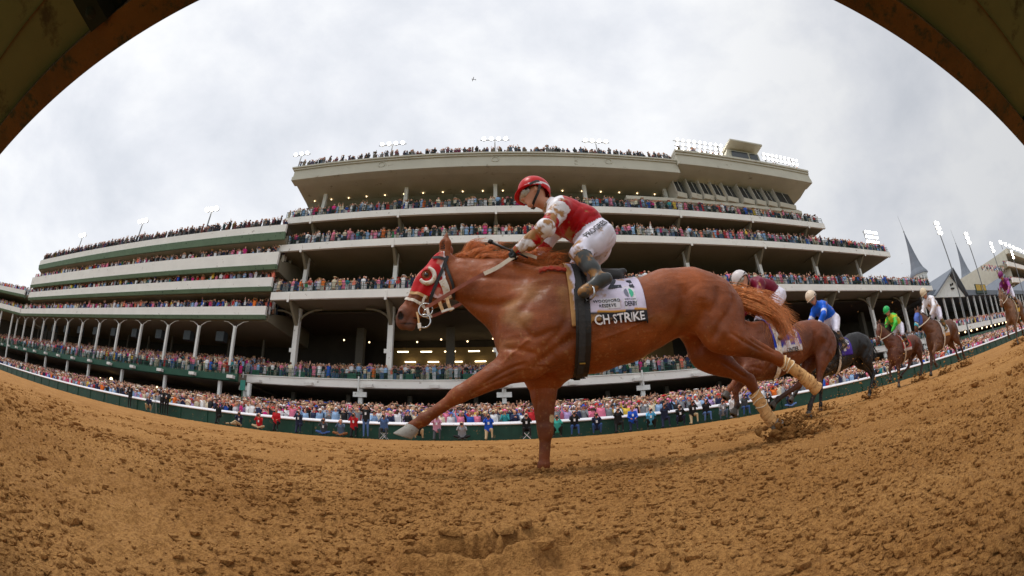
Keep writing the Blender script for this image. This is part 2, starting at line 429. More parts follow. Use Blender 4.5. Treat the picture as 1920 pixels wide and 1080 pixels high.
# inner columns and back walls
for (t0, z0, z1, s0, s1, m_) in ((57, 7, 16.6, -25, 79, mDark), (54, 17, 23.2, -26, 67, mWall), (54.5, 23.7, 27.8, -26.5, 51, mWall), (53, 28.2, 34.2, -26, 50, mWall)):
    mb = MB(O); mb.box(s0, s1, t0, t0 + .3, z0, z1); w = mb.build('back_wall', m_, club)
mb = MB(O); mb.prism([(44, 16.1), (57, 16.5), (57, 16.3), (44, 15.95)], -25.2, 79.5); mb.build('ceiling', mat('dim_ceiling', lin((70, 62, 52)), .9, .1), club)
for x in np.arange(-17, 80, 11.65):
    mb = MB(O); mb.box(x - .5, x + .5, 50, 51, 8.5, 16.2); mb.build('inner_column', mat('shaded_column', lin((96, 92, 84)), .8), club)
# lit hall behind the terrace: lamps and strip lights
hall = MB(O); hall.box(-14, 26, 56.4, 56.9, 11.8, 15.2); hall.build('hall_wall', mat('hall_wall', lin((120, 100, 66)), .9, .2, .3), club)
for j, x in enumerate(np.arange(-19, 25, 3.15)):
    mb = MB(O); mb.ball((x, 49.5 + (j % 2), 14.35), .11, 8); mb.build('ceiling_lamp', mLamp, club)
for j in range(22):
    x = -13 + (j % 11) * 3.2 + (.8 if j > 10 else 0); t0, z0 = (54.5, 14.1) if j < 11 else (55.8, 13.0)
    mb = MB(O); mb.box(x, x + 1.5, t0, t0 + .2, z0, z0 + .12); mb.build('strip_light', mat('strip_light', (1, .9, .6), emit=((1, .80, .48), 5)), club)
# roof
ZD0, ZD1 = 33.75, 35.9
mb = MB(O)
for a, b2, tt in ((33.75, 34.35, 41.0), (34.37, 35.40, 41.10), (35.42, 35.66, 40.92), (35.68, 35.9, 40.74)):
    mb.prism([(tt, b2), (tt, a), (42.4, a), (42.4, b2)], -26.8 - (41.1 - tt), 25.0)
mb.prism([(42.41, 35.86), (42.41, 33.8), (46.5, 33.5), (55, 31.5), (57, 33), (57, 35.86)], -26.6, 25.2)
mb.prism([(40.99, 33.749), (42.3, 33.60), (46.4, 33.46), (46.5, 33.7), (41.2, 33.76)], lambda t: -26.7 + (t - 41) * .30, 25)
rf = mb.build('roof', mCon, club)
for x in (-14.0, .5, 15.0):
    mb = MB(O)
    mb.tube([(x + .42 * math.cos(a), 41.06, 34.88 + .42 * math.sin(a)) for a in np.linspace(0, 2 * math.pi, 17)], .07, 6)
    pass
    mb.build('medallion', mCon, rf)
for x in np.arange(-25, 25, 2.65):
    mb = MB(O); mb.ball((x, 45.9, 33.40), .085, 8); mb.build('downlight', mLamp, rf)
# right roof block with the press box
mb = MB(O)
for a, b2, tt in ((35.0, 35.75, 40.5), (35.77, 36.7, 40.62), (36.72, 37.05, 40.45), (37.07, 37.4, 40.25)):
    mb.prism([(tt, b2), (tt, a), (42.4, a), (42.4, b2)], 25.0 - (41.1 - tt) * .2, 50.6)
mb.prism([(42.41, 37.3), (42.41, 35.02), (44.5, 34.6), (57, 34.6), (57, 37.3)], 25.1, 50.4)
mb.prism([(40.52, 34.999), (44.6, 34.3), (57, 34.3), (57, 34.6), (44.5, 34.62), (40.6, 35.0)], lambda t: 25.1, lambda t: 50.4 - max(0, t - 41) * .25)
mb.build('press_roof', mCon, club)
# press level: a zigzag wall of window bays
pl = MB(O); pl.prism([(43.0, 31.0), (43.0, 29.9), (45, 29.1), (56, 29.1), (56, 34.3), (44.9, 34.3), (44.9, 31.1)], 24.0, 47.3)
pl.prism([(42.6, 30.6), (42.6, 30.1), (43.4, 29.6), (43.6, 30.6)], 17.0, 47.3)
pb = pl.build('press_level', mCon, club)
xs = [24.4, 26.6, 28.6, 30.6, 32.6, 35.4, 37.9, 40.2, 42.6]; wd = [1.5, 1.7, 1.7, 1.7, 1.9, 2.1, 1.9, 1.9, 3.6]
for x, w in zip(xs, wd):
    tilt = -.55
    mb = MB(O)
    mb.hexa([(x - .12, 42.2, 30.7), (x + w, 42.55, 30.7), (x + w, 44.9, 30.7), (x - .12, 44.9, 30.7), (x - .12, 42.0, 31.35), (x + w, 42.35, 31.35), (x + w, 44.9, 31.35), (x - .12, 44.9, 31.35)])
    mb.hexa([(x - .12, 42.1, 31.36), (x, 42.15, 31.36), (x, 44.9, 31.36), (x - .12, 44.9, 31.36), (x - .12, 42.7, 34.2), (x, 42.75, 34.2), (x, 44.9, 34.2), (x - .12, 44.9, 34.2)])
    fr = mb.build('window', mCon, club)
    mb = MB(O)
    mb.hexa([(x + .05, 42.2, 31.36), (x + w - .06, 42.5, 31.36), (x + w - .06, 42.56, 31.36), (x + .05, 42.26, 31.36),
             (x + .05, 42.95, 33.9), (x + w - .06, 43.2, 33.9), (x + w - .06, 43.26, 33.9), (x + .05, 43.01, 33.9)])
    mb.build('pane', mGlass, fr)
    mb = MB(O); xm = x + w * .55
    mb.hexa([(xm, 42.36, 31.36), (xm + .05, 42.36, 31.36), (xm + .07, 42.4, 31.36), (xm, 42.4, 31.36), (xm, 43.02, 33.9), (xm + .07, 43.02, 33.9), (xm + .07, 43.1, 33.9), (xm, 43.1, 33.9)])
    mb.build('mullion', mCon, fr)
mb = MB(O); mb.ball((45.9, 43.2, 31.75), .35, 8); mb.build('yellow_banner', mat('yellow_cloth', lin((240, 225, 40)), .8), club)
for x in (29.3, 31.0): 
    mb = MB(O); mb.ball((x, 43.6, 32.6), .22, 8); mb.build('office_lamp', mLamp, club)
# rooftop judges' booth
mb = MB(O)
mb.hexa([(34.0, 41.9, 37.41), (41.6, 41.9, 37.41), (41.6, 46, 37.41), (34.0, 46, 37.41), (35.2, 41.6, 40.0), (41.3, 41.6, 40.0), (41.3, 46, 40.0), (35.2, 46, 40.0)])
bt = mb.build('judges_booth', mCon, club)
mb = MB(O); mb.hexa([(35.2, 40.0, 40.6), (41.6, 40.0, 40.6), (41.4, 46, 40.01), (35.0, 46, 40.01), (35.2, 40.0, 40.85), (41.6, 40.0, 40.85), (41.4, 46, 40.6), (35.0, 46, 40.6)])
mb.build('booth_roof', mCon, bt)
mb = MB(O); mb.hexa([(35.6, 41.70, 37.7), (39.0, 41.70, 37.7), (39.0, 41.8, 37.7), (35.6, 41.8, 37.7), (35.9, 41.52, 39.8), (39.0, 41.52, 39.8), (39.0, 41.6, 39.8), (35.9, 41.6, 39.8)])
mb.hexa([(39.4, 41.70, 37.7), (41.0, 41.70, 37.7), (41.0, 41.8, 37.7), (39.4, 41.8, 37.7), (39.4, 41.52, 39.8), (41.0, 41.52, 39.8), (41.0, 41.6, 39.8), (39.4, 41.6, 39.8)])
mb.build('booth_window', mGlass, bt)

# ---- lower terrace in front (deck) of the central stand
O2 = (20, 42, 2.6)
deck = stand_thing('viewing_terrace', O2, label='long white edged lower terrace packed with spectators in front of the central stand', cat='terrace')
mb = MB(O2)
mb.prism([(42, 7.85), (42, 7.05), (42.3, 7.0), (42.3, 7.8)], -29.5, 88); mb.prism([(41.9, 7.95), (41.9, 7.86), (42.4, 7.86), (42.4, 7.95)], -29.5, 88)
mb.build('fascia', mFas, deck)
mb = MB(O2); mb.prism([(42.31, 7.8), (42.31, 7.06), (57, 6.9), (57, 9.7), (52, 9.5), (49, 9.1), (46.5, 8.5), (44, 7.9), (43.9, 7.8)], -29.4, 88); mb.build('raked_floor', mStep, deck)
railing(deck, O2, -29.4, 88, 42.1, 7.9, mPanel)
for x in np.arange(-28, 87, 6.2):
    mb = MB(O2); mb.box(x, x + 1.05, 42.3, 42.36, 7.98, 8.62); mb.build('seat_back', mPanel, deck)
x = -28.8
for x in (-28.9, -14.0, .9, 15.4, 30, 44.6, 59, 74):
    mb = MB(O2); mb.box(x - .22, x + .22, 42.3, 42.7, 1.6, 7.02); mb.box(x - .75, x + .75, 42.1, 42.29, 6.1, 6.62); mb.tube([(x - .1, 41.85, 6.6), (x - .1, 41.85, 8.2)], .09, 6)
    mb.build('column', mCol, deck)
for x in np.arange(-27.2, 86, 6.9):
    mb = MB(O2); mb.hexa([(x, 41.35, 7.02), (x + .95, 41.35, 7.02), (x + .95, 41.86, 7.1), (x, 41.86, 7.1), (x, 41.3, 7.3), (x + .95, 41.3, 7.3), (x + .95, 41.86, 7.42), (x, 41.86, 7.42)]); mb.build('light_box', mFas, deck)
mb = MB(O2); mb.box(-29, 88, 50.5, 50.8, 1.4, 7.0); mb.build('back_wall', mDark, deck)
for x in np.arange(-24, 86, 7.3):
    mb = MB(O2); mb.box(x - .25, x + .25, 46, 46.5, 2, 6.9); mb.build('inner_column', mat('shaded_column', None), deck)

# ---- left stand (own frame, almost parallel to the track)
SB = SA + R_(1.4)
P0 = SP(-25.7, 40)
cB, sB = math.cos(SB), math.sin(SB)
def BP(s, t, z=0): return (P0[0] + cB * s - sB * t, P0[1] + sB * s + cB * t, z + ZC)
left = empty('grandstand', BP(-38, 0, 3.0), SB, label='green trimmed grandstand left of centre with four white fronted levels', cat='grandstand')
O3 = (-38, 0, 3.0)
WL = -74.5
for nm, zt, zm, zb, tb, s0, s1 in (('balcony', 15.5, 14.42, 14.0, 16, WL, 0), ('balcony', 19.05, 17.85, 17.4, 16, WL + 3.4, .2), ('balcony', 22.35, 20.65, 20.15, 16, WL + 2.8, .4), ('roof', 26.1, 25.0, 24.1, 17, WL + 5, .6)):
    mb = MB(O3); mb.prism([(0, zt), (0, zm), (.4, zm), (.4, zt)], s0, s1); b_ = mb.build(nm, mFas, left)
    mb = MB(O3); mb.prism([(-.12, zm - .003), (.15, zb), (.34, zb - .02), (.34, zm - .003)], s0 - .05, s1 + .05)
    mb.build('green_trim', mGrn, b_)
    if nm == 'roof': mb = MB(O3); mb.prism([(.35, zb - .05), (1.8, zb - .5), (2.2, zb - .4), (.95, zm - .003)], s0 - .04, s1 + .04); mb.build('eave', mSof, b_)
    mb = MB(O3)
    if nm == 'roof': mb.prism([(.41, zt - .05), (.92, zm), (2.2, zb - .3), (9, zb - .9), (tb, zb - .9), (tb, zt - .05)], s0 + .02, s1 - .02)
    else: mb.prism([(.41, zt - .7), (.92, zm), (.95, zb), (tb, zb + .3), (tb, zt + 1.7), (7, zt + 1.1), (2.6, zt - .1), (1.6, zt - .7)], s0 + .02, s1 - .02)
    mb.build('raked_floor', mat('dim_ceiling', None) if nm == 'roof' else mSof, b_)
    if nm == 'roof':
        for x in np.arange(WL + 8, 0, 6.05):
            mb = MB(O3); mb.hexa([(x, 1.9, zb - .75), (x + .25, 1.9, zb - .75), (x + .25, 9, zb - 1.35), (x, 9, zb - 1.35), (x, 1.9, zb - .4), (x + .25, 1.9, zb - .4), (x + .25, 9, zb - .85), (x, 9, zb - .85)])
            mb.build('rafter', mSof, b_)
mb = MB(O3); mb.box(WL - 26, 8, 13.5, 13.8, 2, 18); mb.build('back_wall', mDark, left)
mb = MB(O3); mb.prism([(0, 7.55), (0, 6.8), (.3, 6.7), (.3, 7.5)], -97, -2.8); gd = mb.build('terrace_front', mDG, left)
mb = MB(O3); mb.prism([(.31, 7.4), (.31, 6.75), (14, 6.75), (14, 10.2), (9, 9.9), (5, 8.9), (2, 7.9), (1.9, 7.4)], -97, -2.8); mb.build('raked_floor', mStep, gd)
railing(gd, O3, -97, -2.8, .1, 7.5, mPanel, step=2.4)
for x in list(np.arange(-4.6, -79, -6.05)):
    mb = MB(O3); mb.box(x - .17, x + .17, .6, .95, 8.6, 13.3)
    for sg in (-1, 1): mb.tube([(x, .78, 12.6), (x + sg * .35, .78, 13.4), (x + sg * 1.2, .78, 13.85), (x + sg * 1.9, .78, 13.93)], .055, 6)
    mb.build('column', mCol, left)
    if x > -60:
        mb = MB(O3); mb.box(x - 4.0, x - 2.7, 2.2, 3.2, 11.9, 13.1); mb.build('speaker', mat('speaker_grey', lin((60, 68, 72)), .6), left)
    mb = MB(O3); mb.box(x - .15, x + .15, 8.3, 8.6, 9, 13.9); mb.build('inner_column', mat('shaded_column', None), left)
for x in (-1.4, -5.8, -15.7, -25.8, -36, -44.2, -54.6, -66):
    mb = MB(O3); mb.box(x - .2, x + .2, .5, .9, 1.6, 6.72); mb.build('column', mCol, left)
for x in np.arange(-4, -96, -6.2):
    mb = MB(O3); mb.box(x, x + .9, -.6, -.02, 6.95, 7.3); mb.build('light_box', mFas, left)
mb = MB(O3); mb.box(-97, -2.8, 8.5, 8.8, 1.4, 6.7); mb.build('back_wall', mDark, left)
for j, (x, z) in enumerate(((-33.5, 5.6), (-37, 5.4), (-39.5, 5.2), (-21, 5.5), (-12, 5.3), (-62, 5.9))):
    mb = MB(O3); mb.ball((x, 4.5, z), .16 if j else .3, 8); mb.build('hanging_lamp', mLamp, left)
# ---- the wing that bends toward the track at the far left
def bent_wing():
    c0 = BP(WL, 0, 0); rz = R_(21)      # runs away to the left and toward the track
    w = empty('grandstand', (c0[0], c0[1], 3 + ZC), rz, label='end wing of the left grandstand, bending toward the track at the picture edge', cat='grandstand')
    o = (0, 0, 3.0)
    for zt, zm, zb in ((15.6, 14.5, 14.1), (19.6, 18.6, 18.1)):
        mb = MB(o); mb.prism([(0, zt), (0, zm), (.4, zm), (.4, zt)], -60, -.2); b_ = mb.build('balcony', mFas, w)
        mb = MB(o); mb.prism([(-.12, zm), (.15, zb), (.9, zb), (.9, zm)], -60, -.2); mb.build('green_trim', mGrn, b_)
        mb = MB(o); mb.prism([(.41, zt - .7), (.92, zm), (12, zb), (12, zt + .6), (4, zt + .2), (1.6, zt - .7)], -60, -.3); mb.build('raked_floor', mSof, b_)
    mb = MB(o); mb.box(-60, -.3, 11, 11.3, 2, 19); mb.build('back_wall', mDark, w)
    for x in np.arange(-4, -58, -6): 
        mb = MB(o); mb.box(x - .17, x + .17, .5, .85, 2, 14.1); mb.build('column', mCol, w)
    return w, c0, rz
WING, WC0, WRZ = bent_wing()

# ---- apron where the crowd stands behind the fence
ap = []
xs_ = np.arange(-170, 231, 5.0); ys_ = np.array([24.4, 26, 30, 34, 38, 42, 46, 50])
def apron_z(y): return ZC + 1.0 + 2.75 * np.clip((y - 24.3) / 18, 0, 1.3)
gx, gy = np.meshgrid(xs_, ys_); gz = apron_z(gy)
ii = np.arange(gx.size).reshape(gx.shape)
tag(mesh_np('apron', np.stack([gx, gy, gz], -1).reshape(-1, 3), np.stack([ii[:-1, :-1].ravel(), ii[:-1, 1:].ravel(), ii[1:, 1:].ravel(), ii[1:, :-1].ravel()], 1), mStep), kind='structure')

# ---- floodlights
def flood_pole(loc, rz, h, rows, cols, label, group, pole_r=.09, lamp_r=.34, gap=.95, arm=None, name='floodlight'):
    r = empty(name, loc, rz, label=label, cat='floodlight', group=group)
    mb = MB(); mb.tube([(0, 0, 0), (0, 0, h)], [pole_r, pole_r * .7], 8); mb.build('pole', mSteel, r)
    mb = MB()
    for j in range(rows): mb.box(-cols * gap / 2, cols * gap / 2, -.05, .05, h - .1 + j * .9, h - .02 + j * .9)
    mb.build('crossbar', mSteel, r)
    for j in range(rows):
        for i in range(cols):
            x = (i - (cols - 1) / 2) * gap; z = h + .02 + j * .9
            mb = MB(); mb.ball((x, -.22, z), lamp_r, 10, rz=lamp_r * .9); l_ = mb.build('lamp', mFlood, r, True)
            mb = MB(); mb.ball((x, .04, z + .03), lamp_r * .93, 8); mb.build('housing', mSteel, l_, True)
    return r
G1 = 'floodlights on the roofs'
for x, lb in ((-26.9, 'floodlight standing at the left end of the central roof'), (-13.2, 'second floodlight from the left on the central roof'),
              (.5, 'floodlight at the middle of the central roof'), (14.0, 'floodlight between the roof middle and the long lamp bank')):
    q = SP(x, 41.8, 35.86); flood_pole(q, SA, 3.1, 1, 4 if x > -20 else 3, lb, G1, lamp_r=.25)
for s, t_, z, h, lb in ((-14.8, 1.9, 26.05, 5.0, 'floodlight on the left stand roof nearest the central stand'), (-31.5, 1.9, 26.05, 5.0, 'middle floodlight on the left grandstand roof'), (-53.3, 1.9, 26.05, 4.8, 'floodlight at the outer end of the left stand roof')):
    flood_pole(BP(s, t_, z), SB, h, 1, 3, lb, G1, lamp_r=.36, pole_r=.13)
bank_ = stand_thing('floodlight_bank', (30, 42.6, 37.4), label='long three row bank of lit floodlights left of the rooftop booth', cat='floodlight bank', group='lamp banks on the roof')
bank2 = stand_thing('floodlight_bank', (45, 42.6, 37.4), label='lamp bank on the roof end right of the rooftop booth', cat='floodlight bank', group='lamp banks on the roof')
bank3 = stand_thing('floodlight_bank', (59, 42.6, 23.8), label='bright lamp bank above the stepped right end of the stand', cat='floodlight bank', group='lamp banks on the roof')
def lamp_bank(root, o, s0, s1, rows, z0, t_=42.0, lr=.21, step=.95):
    mb = MB(o)
    for x in (s0 + .6, s1 - .6): mb.tube([(x, t_ + .3, o[2]), (x, t_ + .3, z0 + rows * .75)], .12, 6)
    for j in range(rows): mb.box(s0, s1, t_ + .1, t_ + .2, z0 + j * .95, z0 + j * .95 + .07)
    mb.build('lamp_frame', mSteel, root)
    for j in range(rows):
        for x in np.arange(s0, s1, step):
            mb = MB(o); mb.ball((x + .3 * j, t_ - .2, z0 + j * .95), lr, 8); mb.build('lamp', mFlood, root, True)
lamp_bank(bank_, (30, 42.6, 37.4), 26.2, 34.6, 3, 38.9)
lamp_bank(bank2, (45, 42.6, 37.4), 42.6, 50.3, 2, 39.6)
lamp_bank(bank3, (59, 42.6, 23.8), 62.2, 66.5, 3, 25.9, step=.75)
# tall poles standing by the track on the right
for px_x, px_y, z1, lb in ((70.2, 32.3, 22.1, 'first tall floodlight pole to the right of the central stand'), (85.9, 32.8, 21.7, 'second tall floodlight pole, between the two gables'), (105, 33.4, 21.3, 'third tall floodlight pole, near the far grandstand'), (128, 34, 21.0, 'fourth and farthest tall floodlight pole on the right')):
    r = flood_pole((px_x, px_y, 2.0), SA, z1 + ZC - 2.0, 3, 2, lb, 'tall floodlight poles along the track', .16, .30, .95, name='floodlight_pole')

# ---- buildings to the right: terrace run, gabled stand with twin spires, far grandstand
O4 = (130, 42, 3.0)
east = stand_thing('gabled_stand', O4, label='low grandstand with grey gabled roofs and white columns beyond the central stand', cat='grandstand')
mSl = mat('roof_slate', lin((106, 112, 122)), .6, .08, .6)
mb = MB(O4); mb.prism([(42, 9.15), (42, 7.95), (42.4, 7.9), (42.4, 9.1)], 88.5, 230); tf = mb.build('terrace_front', mFas, east)
mb = MB(O4); mb.prism([(42.41, 9.0), (42.41, 8.0), (60, 8.0), (60, 12.5), (50, 11.0), (44, 9.2)], 88.5, 230); mb.build('raked_floor', mStep, tf)
mb = MB(O4); mb.prism([(41, 6.6), (41, 5.6), (41.4, 5.6), (41.4, 6.6)], 89, 200); mb.build('lower_front', mDG, tf)
for x in np.arange(92, 180, 4.6):
    mb = MB(O4); mb.ball((x, 41.6, 7.5), .22, 6); mb.build('terrace_lamp', mLamp, tf)
mb = MB(O4); mb.prism([(45, 18.4), (45, 17.0), (62, 17.0), (62, 19.6)], 80.5, 230)
mb.build('roof', mSl, east)
mb = MB(O4); mb.box(81, 230, 50, 50.4, 1, 7.99); mb.build('lower_wall', mDark, east)
mb = MB(O4); mb.box(81, 230, 58, 58.4, 9, 17); mb.build('back_wall', mDark, east)
for x in np.arange(84, 230, 6.0):
    mb = MB(O4); mb.box(x - .25, x + .25, 45.4, 45.9, 9.2, 17.0); mb.build('column', mCol, east)
for (x0, x1, zr, tf_) in ((88.5, 112, 22.9, 44.0), (146, 166, 23.0, 44.0), (196, 216, 23, 44)):
    xm = (x0 + x1) / 2 + 2
    mb = MB(O4)
    A0, A1, P_ = (x0, tf_, 16.9), (x1, tf_, 16.9), (xm, tf_ - 1.5, zr)
    B0, B1, Q_ = (x0, 60, 16.9), (x1, 60, 16.9), (xm, 60, zr)
    mb.add([A0, P_, Q_, B0, (A0[0], A0[1], 16.5), (P_[0], P_[1], zr - .4), (Q_[0], Q_[1], zr - .4), (B0[0], 60, 16.5)], [(0, 1, 2, 3), (4, 7, 6, 5), (0, 4, 5, 1), (3, 2, 6, 7), (0, 3, 7, 4), (1, 5, 6, 2)])
    mb.add([A1, P_, Q_, B1, (A1[0], A1[1], 16.5), (P_[0], P_[1], zr - .4), (Q_[0], Q_[1], zr - .4), (B1[0], 60, 16.5)], [(0, 3, 2, 1), (4, 5, 6, 7), (0, 1, 5, 4), (3, 7, 6, 2), (0, 4, 7, 3), (1, 2, 6, 5)])
    g = mb.build('gable_roof', mSl, east)
    mb = MB(O4); mb.add([(x0 + 1, tf_ + .9, 16.6), (x1 - 1, tf_ + .9, 16.6), (xm, tf_ + .7, zr - .7), (x0 + 1, tf_ + 1.2, 16.6), (x1 - 1, tf_ + 1.2, 16.6), (xm, tf_ + 1.0, zr - .7)], [(0, 1, 2), (5, 4, 3), (0, 3, 4, 1), (1, 4, 5, 2), (2, 5, 3, 0)])
    mb.build('gable_wall', mCol, g)
    mb = MB(O4); mb.box(xm - .9, xm + .9, tf_ + .4, tf_ + .9, 18.4, 18.7); mb.ball((xm - .6, tf_ + .7, 19.4), .35, 6); mb.ball((xm + .8, tf_ + .7, 19.7), .35, 6); mb.build('vent', mDark, g)
mb = MB(O4); mb.box(122, 133, 44.6, 44.9, 17.3, 19.9); sg_ = mb.build('name_board', mat('board_green', lin((40, 60, 50)), .6), east)
for xa in (122.5, 127.9):
    mb = MB(O4); mb.box(xa, xa + 4.6, 44.52, 44.597, 18.1, 19.75); mb.build('yellow_panel', mat('panel_yellow', lin((186, 150, 50)), .6, .35, 1.2), sg_)

def spire(o, sc_, label):
    r = stand_thing('spire', o, label=label, cat='spire', group='twin spires')
    n = 8
    def ring(rad, z): return [(rad * math.cos(2 * math.pi * k / n + .39), rad * math.sin(2 * math.pi * k / n + .39), z) for k in range(n)]
    mb = MB()
    prof = [(3.55, 8.6), (3.35, 9.2), (2.35, 10.6), (1.65, 12.6), (1.05, 15.4), (.55, 18.6), (.14, 22.0)]
    V_ = []
    for rad, z in prof: V_ += ring(rad * sc_, z * sc_)
    Fq = [(i * n + k, i * n + (k + 1) % n, (i + 1) * n + (k + 1) % n, (i + 1) * n + k) for i in range(len(prof) - 1) for k in range(n)] + [tuple(range(n - 1, -1, -1))]
    mb.add(V_, Fq); mb.build('spire_roof', mSl, r)
    mb = MB(); mb.tube([(0, 0, 21.9 * sc_), (0, 0, 27.5 * sc_)], [.09 * sc_, .03 * sc_], 6); mb.ball((0, 0, 22.3 * sc_), .25 * sc_, 8); mb.build('finial', mSteel, r)
    mb = MB()
    for k in range(n):
        a = 2 * math.pi * k / n + .39; mb.tube([(2.5 * sc_ * math.cos(a), 2.5 * sc_ * math.sin(a), 2.2 * sc_), (2.6 * sc_ * math.cos(a), 2.6 * sc_ * math.sin(a), 8.7 * sc_)], .30 * sc_, 6)
        a2 = a + math.pi / n; mb.ball((2.45 * sc_ * math.cos(a2), 2.45 * sc_ * math.sin(a2), 7.6 * sc_), .55 * sc_, 6)
    V_ = ring(3.0 * sc_, 0) + ring(2.9 * sc_, 2.4 * sc_) + ring(2.75 * sc_, 8.2 * sc_) + ring(3.2 * sc_, 8.59 * sc_)
    mb.add(ring(3.1 * sc_, -6) + ring(2.95 * sc_, 2.6 * sc_), [(k, (k + 1) % n, n + (k + 1) % n, n + k) for k in range(n)] + [tuple(n + k for k in range(n))])
    mb.add(ring(2.8 * sc_, 7.9 * sc_) + ring(3.2 * sc_, 8.59 * sc_), [(k, (k + 1) % n, n + (k + 1) % n, n + k) for k in range(n)])
    mb.build('lantern', mCol, r)
    mb = MB(); mb.add(ring(2.1 * sc_, 2.5 * sc_) + ring(2.1 * sc_, 8 * sc_), [(k, (k + 1) % n, n + (k + 1) % n, n + k) for k in range(n)]); mb.build('lantern_window', mGlass, r)
    return r
spire((114.5, 61, 20.3), 1.0, 'slate spire with a white lantern just right of the central stand')
spire((237.5, 91, 29.5), 1.52, 'second slate spire, farther away before the distant grandstand')

O5 = (290, 60, 3.0)
far = stand_thing('grandstand', O5, label='distant cream grandstand with tiered balconies at the right edge', cat='grandstand')
mb = MB(O5); mb.prism([(60, 47.2), (60, 44.6), (61, 44.6), (95, 44.6), (95, 47.2)], 250, 460); mb.build('roof', mCon, far)
for zt, zb in ((39.6, 37.2), (31.2, 28.8), (24, 21.6)):
    mb = MB(O5); mb.prism([(60, zt), (60, zb), (61, zb), (61, zt)], 240, 460); b_ = mb.build('balcony', mFas, far)
    mb = MB(O5); mb.prism([(61.01, zt - 1), (61.01, zb), (85, zb), (85, zt + 4), (66, zt + .5), (63, zt - 1)], 241, 460); mb.build('raked_floor', mSof, b_)
mb = MB(O5); mb.box(242, 460, 80, 81, 10, 45); mb.build('back_wall', mDark, far)
mb = MB(O5); mb.hexa([(208, 100, 28), (250, 62, 28), (262, 95, 28), (215, 120, 28), (208, 100, 40), (250, 62, 47), (262, 95, 47), (215, 120, 40)]); mb.build('side_wall', mCon, far)
mb = MB(O5); mb.box(196, 236, 96, 118, 20, 37.5); mb.tube([(200, 96, 20), (200, 96, 34)], 4, 12); mb.build('annex', mCon, far)
for j in range(7):
    s_ = 246 + j * 12
    flood_pole(SP(s_, 62, 47.2), SA, 3.2, 2, 3, 'one of the small lit floodlights along the far grandstand roof', 'floodlights along the far roof', .2, .5, 1.6)
# a small aeroplane under the clouds
pl_ = empty('aeroplane', (-11.5, 121, 152), R_(20), label='tiny aeroplane high in the cloudy sky', cat='aeroplane')
mb = MB(); mb.tube([(-1.0, 0, 0), (-.7, 0, 0), (.4, 0, .05), (1.0, 0, .1)], [.05, .16, .12, .03], 8); mb.build('fuselage', mDark, pl_)
mb = MB(); mb.hexa([(-.45, -1.3, .1), (-.2, -1.3, .1), (-.1, 1.3, .1), (-.35, 1.3, .1), (-.45, -1.3, .15), (-.2, -1.3, .15), (-.1, 1.3, .15), (-.35, 1.3, .15)]); mb.build('wing', mDark, pl_)
mb = MB(); mb.box(.8, 1.0, -.4, .4, .1, .14); mb.box(.8, 1.0, -.02, .02, .1, .5); mb.build('tail', mDark, pl_)
